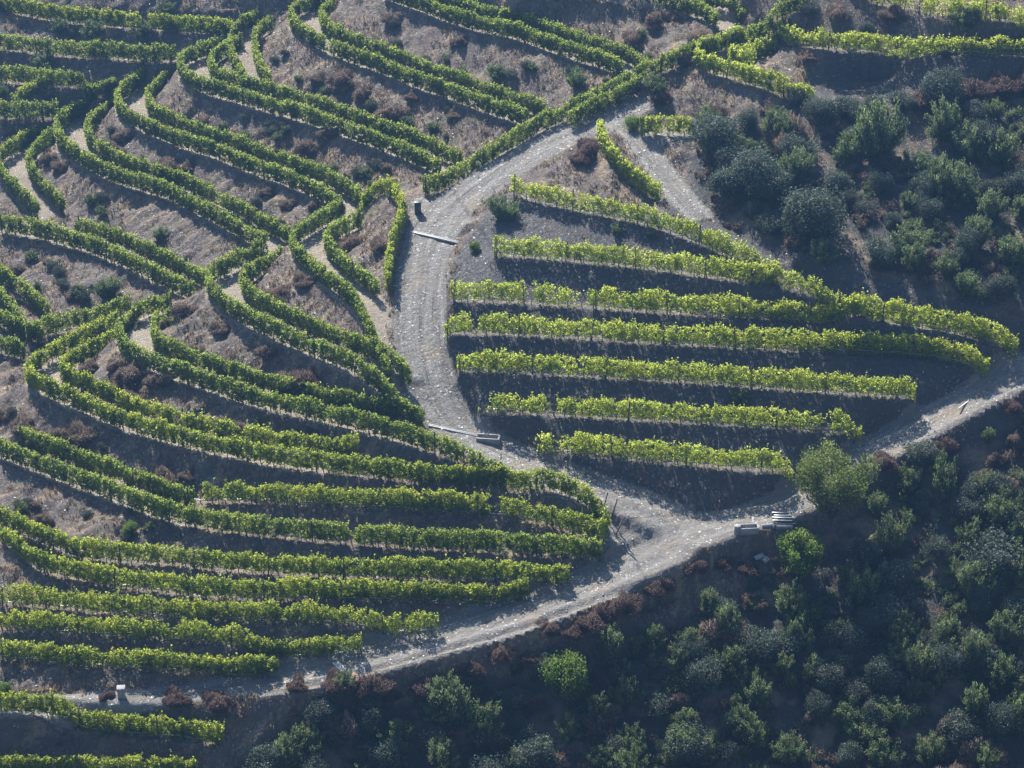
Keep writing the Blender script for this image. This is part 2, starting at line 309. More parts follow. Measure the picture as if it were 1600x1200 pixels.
def ground_material():
    m, n, out = mat('schist_ground'); g = G(n)
    pos = g.node('ShaderNodeNewGeometry').outputs['Position']
    bench, road, grassy, brush, rut = [g.attr(a) for a in ('bench', 'road', 'grassy', 'brush', 'rut')]
    riv = g.comb(g.attr('su'), g.math('MULTIPLY', g.attr('sv'), 0.28), 0.0)       # coordinate stretched down the slope
    n1, n2, n3 = g.noise(pos, 0.35, 4), g.noise(riv, 0.9, 4, 0.65), g.noise(pos, 3.2, 3, 0.7)
    stone = g.vor(pos, 3.6); st = g.xyz(stone)[0]; stf = g.xyz(g.vor(pos, 7.5))[2]; stone2 = g.xyz(g.vor(pos, 8.0))[1]
    earth = g.mix(n3, (0.045, 0.034, 0.029), (0.185, 0.15, 0.125))
    earth = g.mix(g.math('MULTIPLY', st, 0.45), earth, (0.165, 0.142, 0.13))
    earth = g.mix(g.math('MULTIPLY', g.step(n1, 0.5, 0.7), 0.6), earth, (0.16, 0.115, 0.085))
    neutral = g.mix(n3, (0.035, 0.035, 0.038), (0.115, 0.112, 0.112)); earth = g.mix(g.step(grassy, 0.05, 0.4), neutral, earth)
    # dry grass
    dg = g.step(g.math('ADD', n2, g.math('MULTIPLY', g.math('SUBTRACT', n3, 0.5), 0.5)), 0.46, 0.66)
    grass = g.mix(n3, (0.15, 0.105, 0.065), (0.42, 0.32, 0.20))
    c = g.mix(g.math('MULTIPLY', dg, grassy), earth, grass)
    rd = g.math('MULTIPLY', g.step(g.noise(riv, 0.55, 3), 0.56, 0.68), grassy)
    c = g.mix(g.math('MULTIPLY', rd, 0.65), c, (0.155, 0.083, 0.062))
    gr = g.math('MULTIPLY', g.step(g.noise(pos, 0.8, 3), 0.56, 0.68), g.math('MULTIPLY', grassy, 0.7))
    c = g.mix(gr, c, (0.10, 0.115, 0.05))
    # wild slope under the brush
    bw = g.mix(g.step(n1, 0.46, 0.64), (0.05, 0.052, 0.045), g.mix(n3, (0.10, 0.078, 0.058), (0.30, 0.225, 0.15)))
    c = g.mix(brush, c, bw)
    # trodden terrace paths
    tan = g.mix(n3, (0.20, 0.16, 0.12), (0.37, 0.31, 0.23)); tan = g.mix(g.math('MULTIPLY', stone2, 0.35), tan, (0.34, 0.30, 0.26))
    c = g.mix(g.step(g.math('ADD', bench, g.math('MULTIPLY', g.math('SUBTRACT', n3, 0.5), 0.5)), 0.5, 0.85), c, tan)
    # road
    strk = g.noise(g.comb(g.math('MULTIPLY', g.attr('ral'), 0.12), g.math('MULTIPLY', g.attr('rac'), 2.6), 0.0), 1.0, 4, 0.7)
    rc = g.mix(g.noise(pos, 1.1, 4, 0.7), (0.15, 0.135, 0.117), (0.30, 0.275, 0.237))
    rc = g.mix(g.math('MULTIPLY', g.step(strk, 0.52, 0.66), 0.7), rc, (0.40, 0.37, 0.325))
    rc = g.mix(g.math('MULTIPLY', g.step(strk, 0.46, 0.34), 0.85), rc, (0.06, 0.054, 0.048))
    rc = g.mix(g.math('MULTIPLY', stone2, 0.45), rc, (0.13, 0.125, 0.12))
    rc = g.mix(g.math('MULTIPLY', rut, 0.4), rc, (0.34, 0.325, 0.30))
    rc = g.mix(g.math('MULTIPLY', g.step(n1, 0.55, 0.68), 0.5), rc, (0.33, 0.26, 0.18))
    c = g.mix(g.step(g.math('ADD', road, g.math('MULTIPLY', g.math('SUBTRACT', n3, 0.5), 0.9)), 0.35, 0.65), c, rc)
    # pale quartz flakes
    q = g.math('GREATER_THAN', stf, 0.965); q2 = g.math('GREATER_THAN', g.noise(pos, 0.9, 2), 0.47)
    rough = g.math('SUBTRACT', 0.9, g.math('MULTIPLY', g.math('GREATER_THAN', stone2, 0.8), 0.45))
    c = g.mix(g.math('MULTIPLY', g.math('MULTIPLY', q, q2), g.math('SUBTRACT', g.math('ADD', 0.3, g.math('MULTIPLY', road, 0.5)), g.math('MULTIPLY', brush, 0.25))), c, (0.62, 0.61, 0.60))
    b = g.node('ShaderNodeBsdfPrincipled'); g.put(b.inputs['Base Color'], c); g.put(b.inputs['Roughness'], rough)
    b.inputs['Specular IOR Level'].default_value = 0.35
    h = g.math('ADD', g.math('MULTIPLY', g.noise(pos, 2.5, 5, 0.75), 0.5), g.math('MULTIPLY', g.noise(riv, 2.0, 3), 0.25))
    h = g.math('ADD', h, g.math('MULTIPLY', stone2, 0.10))
    bp = g.node('ShaderNodeBump'); bp.inputs['Strength'].default_value = 0.9; bp.inputs['Distance'].default_value = 0.5
    g.put(bp.inputs['Height'], h); g.put(b.inputs['Normal'], bp.outputs[0]); g.put(out.inputs[0], b.outputs[0])
    return m

def leaf_material(name, dark, mid, light, trans=0.45, rough=0.6, tcol=None, spec=0.2):
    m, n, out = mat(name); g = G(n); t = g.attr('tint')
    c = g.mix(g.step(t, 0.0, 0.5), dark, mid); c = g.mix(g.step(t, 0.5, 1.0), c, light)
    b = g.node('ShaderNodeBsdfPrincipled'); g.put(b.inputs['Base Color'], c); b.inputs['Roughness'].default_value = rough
    b.inputs['Specular IOR Level'].default_value = spec
    if trans > 0:
        tr = g.node('ShaderNodeBsdfTranslucent')
        tc = g.mix(0.5, c, tcol) if tcol else c
        g.put(tr.inputs[0], tc)
        mx = g.node('ShaderNodeMixShader'); mx.inputs[0].default_value = trans
        g.put(mx.inputs[1], b.outputs[0]); g.put(mx.inputs[2], tr.outputs[0]); g.put(out.inputs[0], mx.outputs[0])
    else: g.put(out.inputs[0], b.outputs[0])
    return m
def plain(name, a, b2, scale=6.0, rough=0.8, metal=0.0):
    m, n, out = mat(name); g = G(n); tc = g.node('ShaderNodeTexCoord').outputs['Object']
    nn = g.noise(tc, scale, 4, 0.7); b = g.node('ShaderNodeBsdfPrincipled'); g.put(b.inputs['Base Color'], g.mix(nn, a, b2))
    b.inputs['Roughness'].default_value = rough; b.inputs['Metallic'].default_value = metal
    bp = g.node('ShaderNodeBump'); bp.inputs['Strength'].default_value = 0.3; bp.inputs['Distance'].default_value = 0.02
    g.put(bp.inputs['Height'], nn); g.put(b.inputs['Normal'], bp.outputs[0]); g.put(out.inputs[0], b.outputs[0]); return m
M = {}
M['ground'] = ground_material()
M['vine'] = leaf_material('vine_leaves', (0.045,0.09,0.02), (0.14,0.215,0.042), (0.42,0.47,0.10), 0.60, 0.55, (0.60,0.70,0.14))
M['vine_m'] = leaf_material('turning_vine_leaves', (0.05,0.10,0.018), (0.16,0.235,0.034), (0.48,0.50,0.09), 0.62, 0.55, (0.68,0.77,0.12))
M['vine_y'] = leaf_material('yellowing_vine_leaves', (0.07,0.12,0.018), (0.25,0.30,0.038), (0.52,0.54,0.12), 0.68, 0.55, (0.76,0.88,0.15))
M['oak'] = leaf_material('holm_oak_leaves', (0.05,0.07,0.045), (0.12,0.15,0.105), (0.27,0.31,0.25), 0.3, 0.6)
M['broom'] = leaf_material('broom_twigs', (0.055,0.08,0.035), (0.15,0.20,0.085), (0.32,0.38,0.17), 0.45, 0.7)
M['bush'] = leaf_material('green_bush_leaves', (0.07,0.12,0.025), (0.18,0.27,0.05), (0.36,0.43,0.11), 0.58, 0.6)
M['dry'] = leaf_material('dry_brown_twigs', (0.14,0.105,0.085), (0.25,0.19,0.15), (0.42,0.33,0.25), 0.4, 0.9, None, 0.1)
M['red'] = leaf_material('reddish_dry_grass', (0.10,0.07,0.06), (0.18,0.125,0.105), (0.31,0.225,0.175), 0.4, 0.9, None, 0.1)
M['straw'] = leaf_material('straw_grass', (0.16,0.11,0.06), (0.32,0.24,0.14), (0.52,0.42,0.26), 0.4, 0.8)
M['tree'] = leaf_material('olive_tree_leaves', (0.08,0.11,0.03), (0.20,0.25,0.065), (0.38,0.42,0.13), 0.58, 0.6)
M['grey'] = leaf_material('grey_green_leaves', (0.05,0.065,0.045), (0.11,0.13,0.095), (0.21,0.23,0.175), 0.25, 0.6)
M['bark'] = plain('bark', (0.06,0.045,0.035), (0.16,0.13,0.10))
M['post'] = plain('weathered_wood', (0.05,0.042,0.036), (0.13,0.11,0.095))
M['hose'] = plain('drip_hose_plastic', (0.22,0.22,0.23), (0.42,0.42,0.43), rough=0.25)
M['conc'] = plain('pale_concrete', (0.55,0.53,0.50), (0.75,0.73,0.69), 3.0, 0.8)
M['grey_conc'] = plain('grey_concrete', (0.22,0.22,0.22), (0.36,0.36,0.35), 3.0, 0.8)
M['green_box'] = plain('dull_green_paint', (0.045,0.06,0.05), (0.085,0.10,0.085), 3.0, 0.5)
M['sheet'] = plain('galvanised_sheet', (0.14,0.155,0.17), (0.27,0.29,0.31), 3.0, 0.4, 0.4)
M['rust'] = plain('rust_brown_clay', (0.16,0.08,0.06), (0.26,0.15,0.11), 3.0, 0.7)
M['stone'] = plain('quartz_and_schist_stones', (0.22,0.21,0.20), (0.75,0.74,0.72), 0.7, 0.5)
M['wood'] = plain('pale_wood', (0.45,0.40,0.33), (0.62,0.57,0.48), 3.0, 0.7)
# ======================================================================= OBJECT HELPERS
COL = scene.collection
def raw_mesh(name, V, counts, idx, m, fattr=None, vattr=None, smooth_=False):
    me = bpy.data.meshes.new(name); V = np.ascontiguousarray(V, dtype=np.float32)
    me.vertices.add(len(V)); me.vertices.foreach_set('co', V.ravel())
    me.loops.add(len(idx)); me.loops.foreach_set('vertex_index', np.ascontiguousarray(idx, dtype=np.int32))
    st = np.r_[0, np.cumsum(counts)[:-1]].astype(np.int32)
    me.polygons.add(len(counts)); me.polygons.foreach_set('loop_start', st)
    me.update(calc_edges=True)
    if smooth_: me.polygons.foreach_set('use_smooth', np.ones(len(counts), bool))
    for k, v in (fattr or {}).items():
        a = me.attributes.new(k, 'FLOAT', 'FACE'); a.data.foreach_set('value', np.ascontiguousarray(v, dtype=np.float32))
    for k, v in (vattr or {}).items():
        a = me.attributes.new(k, 'FLOAT', 'POINT'); a.data.foreach_set('value', np.ascontiguousarray(v, dtype=np.float32))
    me.materials.append(m); return me
def link(name, data, parent=None, loc=None):
    o = bpy.data.objects.new(name, data); COL.objects.link(o)
    if parent is not None: o.parent = parent
    if loc is not None: o.location = loc
    return o
def tag(o, label=None, cat=None, group=None, kind=None):
    if label: o['label'] = label
    if cat: o['category'] = cat
    if group: o['group'] = group
    if kind: o['kind'] = kind
    return o
def unit(v): return v/(np.linalg.norm(v, axis=-1, keepdims=True)+1e-9)
def leaves(C, size, tint, aspect=1.0, axis=None, spread=1.0, fold=0.0):
    """diamond leaves at centres C; axis: preferred long direction"""
    N = len(C); a = rng.normal(size=(N, 3))
    u = unit(a*spread + (axis if axis is not None else 0)); b = rng.normal(size=(N, 3)); v = unit(np.cross(u, b))
    s = np.asarray(size).reshape(-1, 1)*np.ones((N, 1)); L = u*s*0.5*aspect; Wd = v*s*0.5
    V = np.stack([C-L, C+Wd-L*0.15, C+L, C-Wd-L*0.15], 1)
    return V, np.asarray(tint)*np.ones(N)
def leafmesh(name, V, tint, m):
    n = len(V); return raw_mesh(name, V.reshape(-1, 3), np.full(n, V.shape[1]), np.arange(n*V.shape[1]), m, {'tint': tint})
def tubes(paths, sides=5):
    """paths: list of (points, radii) -> V, counts, idx"""
    Vs, cn, ix, off = [], [], [], 0
    for P, r in paths:
        P = np.asarray(P, float); r = np.broadcast_to(r, len(P)).astype(float); T = unit(np.gradient(P, axis=0))
        ref = np.array([0.0, 0, 1]) if abs(T[0, 2]) < 0.8 else np.array([1.0, 0, 0])
        A = unit(np.cross(T, ref)); B = np.cross(T, A); th = np.arange(sides)*2*math.pi/sides
        ring = P[:, None]+(A[:, None]*np.cos(th)[None, :, None]+B[:, None]*np.sin(th)[None, :, None])*r[:, None, None]
        Vs.append(ring.reshape(-1, 3)); k = len(P)
        i = np.arange(k-1)[:, None]*sides; j = np.arange(sides)[None]; j2 = (j+1) % sides
        q = np.stack([i+j, i+j2, i+j2+sides, i+j+sides], -1).reshape(-1, 4)+off
        ix.append(q.ravel()); cn.append(np.full(len(q), 4))
        ix.append(np.arange(sides)[::-1]+off); cn.append([sides]); ix.append(np.arange(sides)+off+(k-1)*sides); cn.append([sides]); off += k*sides
    return np.concatenate(Vs), np.concatenate(cn), np.concatenate(ix)
def tube_mesh(name, paths, m, sides=5): V, c, i = tubes(paths, sides); return raw_mesh(name, V, c, i, m)
def boxes(lst, name, m):
    """list of (cx,cy,cz,sx,sy,sz,rotz) -> one mesh with slightly tapered tops"""
    Vs, ix = [], []
    for k, (cx, cy, cz, sx, sy, sz, rz) in enumerate(lst):
        b = min(sx, sy, sz)*0.08; pts = []
        for z, t in ((-sz/2, b), (-sz/2+b, 0), (sz/2-b, 0), (sz/2, b)):
            for x, y in ((-1, -1), (1, -1), (1, 1), (-1, 1)):
                X, Y = x*(sx/2-t), y*(sy/2-t); pts.append((cx+X*math.cos(rz)-Y*math.sin(rz), cy+X*math.sin(rz)+Y*math.cos(rz), cz+z))
        Vs += pts; o = k*16
        ix.append([o+3, o+2, o+1, o]); ix.append([o+12, o+13, o+14, o+15])
        for r_ in range(3):
            for j in range(4): a = o+r_*4+j; b_ = o+r_*4+(j+1) % 4; ix.append([a, b_, b_+4, a+4])
    return raw_mesh(name, np.array(Vs), np.full(len(ix), 4), np.array(ix).ravel(), m)

# ======================================================================= GROUND MESHES
BRUSH_TOP = [(1100,170),(1180,165),(1250,160),(1330,175),(1450,150),(1600,125),(1900,110),(1900,500),(1600,500),(1440,450),(1330,415),(1210,385),(1120,350),(1085,290),(1060,230)]
BRUSH_LOW = [(1900,600),(1600,660),(1500,700),(1400,745),(1340,800),(1240,840),(1190,900),(1130,940),(1000,1000),(850,1040),(700,1080),(560,1080),(450,1130),(420,1180),(330,1215),(300,1400),(1900,1400)]
LOW_BLOCK = [(-300,745),(300,775),(900,760),(1000,850),(400,1060),(-300,1110)]
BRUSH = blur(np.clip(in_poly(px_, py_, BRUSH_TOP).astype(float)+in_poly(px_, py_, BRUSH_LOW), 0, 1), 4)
GRASSY = blur(1.0-0.85*in_poly(px_, py_, RIGHT_BLOCK)-0.0*in_poly(px_, py_, LOW_BLOCK), 5)
GRASSY = np.clip(GRASSY*np.clip(0.35+0.9*fbm(XX/9, YY/9, 55, 3), 0, 1.1), 0, 1)
RUT = np.zeros_like(HT); RAL = np.zeros_like(HT); RAC = np.zeros_like(HT)
for k_, Q in RD.items():
    ii, jj = np.where(ROAD > 0); P = np.c_[XX[ii, jj], YY[ii, jj]]; q = Q[::3]
    d = np.sqrt(((P[:, None]-q[None, :, :2])**2).sum(-1)); b = d.argmin(1); d = d.min(1)
    v = np.exp(-((d-0.8)/0.28)**2); RUT[ii, jj] = np.maximum(RUT[ii, jj], v)
    sg = ((P-q[b, :2])*normals(q)[b]).sum(1); nr = d < 6; RAL[ii[nr], jj[nr]] = b[nr]*0.45+(ord(k_[0])*37.0); RAC[ii[nr], jj[nr]] = sg[nr]
HT -= 0.05*RUT
def build_ground():
    ax = np.r_[-420, -300, -200, -140, -105, -88, GX, 88, 105, 140, 200, 300, 420]
    ay = np.r_[-420, -300, -200, -140, -100, -82, GY, 108, 125, 160, 220, 300, 420]
    def ext(A): return np.pad(A, 6, 'edge')
    H = ext(HT).copy(); X, Y = np.meshgrid(ax, ay)
    H += np.where(Y > 100, (Y-100)*0.42, 0) - np.where(Y < -74, np.minimum(-74-Y, 30)*0.5, 0)
    H += np.where((np.abs(X) > 79) | (Y > 101) | (Y < -75), 4*(fbm(X/60, Y/60, 77, 3)-0.5), 0)
    ny, nx = H.shape; V = np.stack([X, Y, H], -1).reshape(-1, 3)
    i, j = np.meshgrid(np.arange(ny-1), np.arange(nx-1), indexing='ij'); a = i*nx+j
    F = np.stack([a, a+1, a+nx+1, a+nx], -1).reshape(-1, 4)
    B, Rr, BR, GR, RU = ext(BS), ext(RS), ext(BRUSH), ext(GRASSY), ext(RUT)
    left_ = X+0.35*Y < 4
    at_ = dict(bench=B, road=Rr, grassy=GR, brush=BR, rut=RU, su=np.where(left_, 0.6*X-0.8*Y, X), sv=np.where(left_, 0.8*X+0.6*Y, Y), ral=ext(RAL), rac=ext(RAC))
    def fmean(A): A = A.reshape(ny, nx); return ((A[:-1, :-1]+A[1:, :-1]+A[:-1, 1:]+A[1:, 1:])/4).ravel()
    fb, fr, fs = fmean(B), fmean(Rr), fmean(BR)
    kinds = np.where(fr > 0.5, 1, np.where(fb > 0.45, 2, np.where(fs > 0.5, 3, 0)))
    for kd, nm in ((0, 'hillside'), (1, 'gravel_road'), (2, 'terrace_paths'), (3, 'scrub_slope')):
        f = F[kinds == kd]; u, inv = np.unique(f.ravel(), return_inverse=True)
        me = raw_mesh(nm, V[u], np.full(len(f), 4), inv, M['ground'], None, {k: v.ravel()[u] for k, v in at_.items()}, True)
        tag(link(nm, me), kind='structure')
build_ground()
# ======================================================================= VINE ROWS
POST = tube_mesh('trellis_post', [(np.array([[0, 0, -0.2], [0, 0, 1.0], [0, 0, 2.12]]), 0.06)], M['post'], 6)
def drape(Q):
    Q = Q.copy(); Q[:, 2] = height(Q[:, 0], Q[:, 1]); z = smooth(Q, 3)[:, 2]; Q[:, 2] = z; return Q
def vine_row(Q, label, lush=1.0, yellow=0.0, hgt=1.0, posts=True, hose=False, seed=0, gaps=0.01, group=None, low=0.0):
    Q = drape(Q); P, u = dense(Q, 0.1); n = normals(P); L = u[-1]
    base = P[len(P)//2].copy(); root = link('vine_row', None, None, base); tag(root, label, 'vine row', group or 'rows of vines on the terraces')
    # individual vines about every 1.05 m, each with its own vigour
    nv = max(2, int(L/1.05)); vu = (np.arange(nv)+0.5)*L/nv+rng.normal(size=nv)*0.1
    vig = np.clip(rng.normal(1.0, 0.10 if lush > 0.85 else 0.22, nv), 0.45, 1.4); vig *= 0.88+0.24*noise2(np.arange(nv)/6.0, np.full(nv, seed*1.7), seed+3); vig[rng.random(nv) < gaps] = 0.08
    npm = 760*lush; N = int(L*npm)
    nc = max(4, N//9); w_ = vig/vig.sum(); kc = rng.choice(nv, nc, p=w_); suc = np.clip(vu[kc]+rng.uniform(-.62, .62, nc), 0, L)
    hc = 0.20+1.72*rng.beta(1.25, 1.15, nc)*hgt*(0.70+0.3*vig[kc]); hc = hc-(rng.random(nc) < 0.12)*rng.random(nc)*0.25
    bump = (noise2(suc*1.3, np.full(nc, seed*3.1), seed+5)-0.5)*0.5*hgt; hc += bump*np.clip((hc-0.7)/0.8, 0, 1)*(0.6 if lush > .85 else 1.0)
    prof = np.interp(hc, [0.3, 0.7, 1.3, 1.9], [0.13, 0.25, 0.30, 0.18]); dc = np.clip(rng.normal(size=nc), -1.7, 1.7); dc = np.sign(dc)*np.abs(dc)**0.6*prof*(0.66 if lush > .85 else 0.75)
    ct = rng.normal(size=nc)*0.13; c_ = rng.integers(0, nc, N); k = kc[c_]; su = np.clip(suc[c_]+rng.normal(size=N)*0.085, 0, L); hh = hc[c_]+rng.normal(size=N)*0.085; dd = dc[c_]+rng.normal(size=N)*0.075
    idx = np.clip((su/0.1).astype(int), 0, len(P)-1)
    C = np.c_[P[idx, 0]+n[idx, 0]*dd, P[idx, 1]+n[idx, 1]*dd, P[idx, 2]+hh]
    # long shoots sticking out of the top and hanging at the side
    ns = int(L*(3.2 if lush < 0.9 else 2.0)); k2 = rng.integers(0, nv, ns); k2 = k2[vig[k2] > 0.3]; ns = len(k2); pu = np.clip(vu[k2]+rng.normal(size=ns)*0.45, 0, L); pi = np.clip((pu/0.1).astype(int), 0, len(P)-1)
    steps = 7; tt = np.linspace(0, 1, steps)[None]; sl_ = (0.25+0.5*rng.random(ns))*hgt; lean = rng.normal(size=(ns, 3))*[0.35, 0.35, 0.1]; lean[:, 2] += 1
    lean[rng.random(ns) < 0.3, 2] = -0.6
    b0 = np.c_[P[pi, 0], P[pi, 1], P[pi, 2]+(1.62*hgt*np.clip(vig[k2], .7, 1.15))]
    SC = (b0[:, None]+unit(lean)[:, None]*sl_[:, None, None]*tt[..., None]).reshape(-1, 3)+rng.normal(size=(ns*steps, 3))*0.035
    C = np.concatenate([C, SC])
    vt = rng.normal(size=nv)*(0.11 if yellow < .2 else 0.19)
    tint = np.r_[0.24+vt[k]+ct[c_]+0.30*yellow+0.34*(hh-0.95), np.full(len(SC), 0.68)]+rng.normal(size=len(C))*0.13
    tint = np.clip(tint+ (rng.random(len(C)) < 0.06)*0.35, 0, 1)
    sz = (0.09+0.07*rng.random(len(C)))*(1.1 if lush > .8 else 1.0)
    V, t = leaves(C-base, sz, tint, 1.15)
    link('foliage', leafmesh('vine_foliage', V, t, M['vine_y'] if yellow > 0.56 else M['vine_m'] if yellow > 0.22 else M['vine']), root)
    # gnarled trunks, all one per vine
    tp = []
    for q in vu:
        i = int(np.clip(q/0.1, 0, len(P)-1)); b = P[i]-base; a = rng.normal(size=2)*0.06; c = rng.normal(size=2)*0.1
        tp.append(([b+[0, 0, -0.1], b+[a[0], a[1], 0.3], b+[c[0], c[1], 0.72]], [0.045, 0.035, 0.028]))
    tr = link('vine_trunks', tube_mesh('vine_trunks', tp, M['bark'], 4), root); tr['kind'] = 'stuff'
    if posts:
        for q in np.arange(0.3, L, 6.0):
            i = int(np.clip(q/0.1, 0, len(P)-1)); o = link('trellis_post', POST, root); o.location = P[i]-base+[0, 0, -0.05]
            e = q < 1 or q > L-6.0 and False
            o.rotation_euler = (rng.normal()*0.04, rng.normal()*0.05, rng.random()*6); o.scale = (1, 1, (0.92+0.12*rng.random())*hgt)
    if hose:
        S_ = P[::8]; S_ = S_-base+np.c_[np.zeros(len(S_)), np.zeros(len(S_)), 0.42+0.05*np.sin(np.arange(len(S_))*1.9)]; S_[:, :2] -= normals(P[::8])*0.12
        if len(S_) > 3: link('irrigation_hose', tube_mesh('irrigation_hose', [(S_, 0.03)], M['hose'], 4), root)
    return root
def sub(Q, a, b): n = len(Q); return Q[int(n*a):max(int(n*b), int(n*a)+3)]
# (curve, label outer, label inner or None, (inner from, to), lush, yellow, hgt, hose)
RW = [
 ('R1','yellow green vine row highest in the right block, thinning beside the upper track',None,0,.72,.9,.95,1),
 ('R2','long vine row second from the top of the right block, starting at the small shrub',None,0,.78,.95,.95,1),
 ('R3','longest yellow vine row reaching the right edge of the photo at its tip',None,0,.8,1,1,1),
 ('R4','yellow green vine row just under the longest row of the right block',None,0,.8,.95,.95,1),
 ('R5','yellow green vine row of the right block, third above the tall dark bank',None,0,.8,.9,.92,1),
 ('R6','gappy yellow vine row starting above the concrete ditch box',None,0,.62,1,.9,1),
 ('R7','lowest vine row of the right block, on top of the tall dark bank',None,0,.66,.95,.95,1),
 ('B4','outer vine row around the small hairpin nose left of the white drain','inner vine row of the small hairpin nose, ending in a V at the road',(0,.62),1,.15,.95,0),
 ('B3','outer vine row looping the second hairpin and running down beside the road','inner vine row of the second hairpin nose, meeting the road verge',(0,.93),1,.1,1,0),
 ('B2','outer vine row around the pale path at centre left, ending in sparse vines','inner vine row around the pale path nose at centre left',(0,.8),1,.15,1,0),
 ('B1','long outer vine row from the left hairpin sweeping to the posts at the road corner','inner vine row of the left hairpin, merging into the long sweeping row',(0,.62),1,.25,1,0),
 ('B0','outer vine row descending from the left edge with a pale path at its foot','inner vine row starting at the left edge under the bank of dry mounds',(0,.36),1,.2,1,1),
 ('B0i','straight yellowish row squeezed between two longer rows above the road corner',None,0,.8,.45,.95,1),
 ('C1','fourth row above the lower road, ending in dark vines beside the road',None,0,.9,.5,.95,1),
 ('C2','vine row bulging around the low nose at the left edge',None,0,.9,.5,.95,1),
 ('C3','vine row third above the lower road end at the left',None,0,.8,.55,.92,1),
 ('C4','vine row ending in a bushy dark vine above the white road drain',None,0,.8,.55,.92,1),
 ('C5','lowest vine row above the lower road, over a plain dark bank',None,0,.85,.5,.92,1),
 ('E1','vine row below the lower road beneath the pale box post',None,0,.9,.35,1,1),
 ('E2','vine row at the bottom left corner of the photo',None,0,.9,.35,1,0),
 ('A1','outer vine row of the lower left arm ending in the gully above the pale nose','inner vine row of the lower left arm ending in the gully above the pale nose',(.28,1),1,.1,1,0),
 ('A1n','outer vine row around the hairpin at the left edge beside a pale path','inner vine row around the hairpin at the left edge beside a pale path',(0,1),1,.1,.95,0),
 ('A2','outer vine row from the second far hairpin down to the gully','inner vine row from the second far hairpin down to the gully',(0,1),1,.1,.95,0),
 ('A3','outer vine row from the third far hairpin to the triangular plot','inner vine row from the third far hairpin to the triangular plot',(0,1),1,.1,.95,0),
 ('A4','outer vine row from the fourth far hairpin to the foot of the diagonal row','inner vine row from the fourth far hairpin to the foot of the diagonal row',(0,1),1,.05,.92,0),
 ('A4b','outer vine row of the short terrace wedged between two far hairpins','inner vine row of the short terrace wedged between two far hairpins',(0,1),1,.1,.9,0),
 ('A5','outer vine row from the top hairpin to the middle of the diagonal row','inner vine row from the top hairpin to the middle of the diagonal row',(0,1),1,.05,.92,0),
 ('A6','outer vine row crossing the upper middle to the top of the diagonal row','inner vine row crossing the upper middle to the top of the diagonal row',(0,1),1,.05,.9,0),
 ('A7','outer vine row at the upper middle edge ending by a pale patch','inner vine row at the upper middle edge ending by a pale patch',(0,1),1,.05,.9,0),
 ('A0','outer short vine row at the left edge meeting the gully row',None,0,1,.1,.95,0),
 ('Am','short vine row cut by the left edge under the gully row',None,0,1,.1,.95,0),
 ('L1','hazy vine row nearest the top left corner',None,0,.9,.4,.95,0),
 ('L2','hazy vine row at top left ending at the fourth hairpin',None,0,.9,.2,.95,0),
 ('L3','hazy vine row at top left behind the third hairpin',None,0,.9,.2,.95,0),
 ('L4','hazy vine row at top left touching the second hairpin',None,0,.9,.2,.95,0),
 ('S1','outer vine row rounding the bright nose at top right of the road','inner vine row rounding the bright nose at top right of the road',(0,.55),.9,.75,.95,0),
 ('S2','yellow vine row along the long terrace at top right',None,0,.75,.95,.95,1),
 ('S3','yellow vine row in the top right corner',None,0,.75,.95,.95,0),
]
seed = 0
for nm, lo_, li_, rg, lush, yel, hg, hs in RW:
    seed += 1; Q = CURVES[nm]
    vine_row(Q, lo_, lush, yel, hg, True, bool(hs), seed, 0.006 if lush > .8 else (0.09 if nm in ('R6', 'R7') else 0.03))
    if li_:
        I = inner_curve(Q, BW[nm])
        if I is not None: seed += 1; vine_row(sub(I, *rg), li_, lush, yel, hg, True, False, seed)
NR = {
 'D1': ('long diagonal vine row along the upper side of the climbing road',1,.12,.95), 'D2': ('short vine row between the diagonal row and the road',1,.12,.95),  # diagonal row's low yellow puts its shaded side into the leaf colour
 'D3': ('dark vine row on the skyline side of the road at the very top',1,.1,.95), 'T1': ('bright vine row at the road edge of the triangular plot',1,.4,1.0),
 'T2': ('very short vine row closing the top of the triangular plot',1,.3,.9), 'G1': ('vine row running down the gully between two left terraces',1,.0,1.0),
 'V1': ('short vine row beside the fork of the upper track',.9,.6,.95), 'V2': ('vine row falling along the upper track from its fork',1,.7,.95),
 'A0i': ('inner short vine row at the left edge meeting the gully row',1,.1,.95), 'Ami': ('inner of the two short rows cut by the left edge under the gully row',1,.1,.95), 'Lx': ('faint slanting vine row between two hazy rows at top left',.8,.3,.8)}
for k_, (lb, lu, ye, hg) in NR.items():
    seed += 1; vine_row(CURVES[k_], lb, lu, ye, hg, k_ in ('D1', 'T1', 'V1', 'V2'), False, seed)
# ======================================================================= PLANT TEMPLATES (radius about 1 m, base at the origin)
def ball_pts(n, c, r, shell=0.75):
    d = unit(rng.normal(size=(n, 3))); rr = (shell+(1-shell)*rng.random((n, 1)))*(0.85+0.3*rng.random((n, 1)))
    return np.asarray(c)+d*rr*r, d
def oak_tpl(n=7500, tall=1.0, leaf=0.058, nb=18):
    Cs, T = [], []
    for k in range(nb):
        a = rng.random()*6.28; q = rng.random()**0.5*0.62; h = (0.35+0.75*rng.random()*(1-q*0.6))*tall; r = 0.30+0.22*rng.random()
        p, d = ball_pts(n//nb, (q*math.cos(a), q*math.sin(a), h), r, 0.6); Cs.append(p); T.append(0.35+0.12*rng.normal()+0.15*d[:, 2])  # clump tops tinted lighter: a top-lit look put into the leaf colour
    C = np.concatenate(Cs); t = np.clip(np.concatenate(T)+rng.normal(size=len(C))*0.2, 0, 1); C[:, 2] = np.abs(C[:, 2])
    return leaves(C, leaf*(0.7+0.6*rng.random(len(C))), t, 1.2)
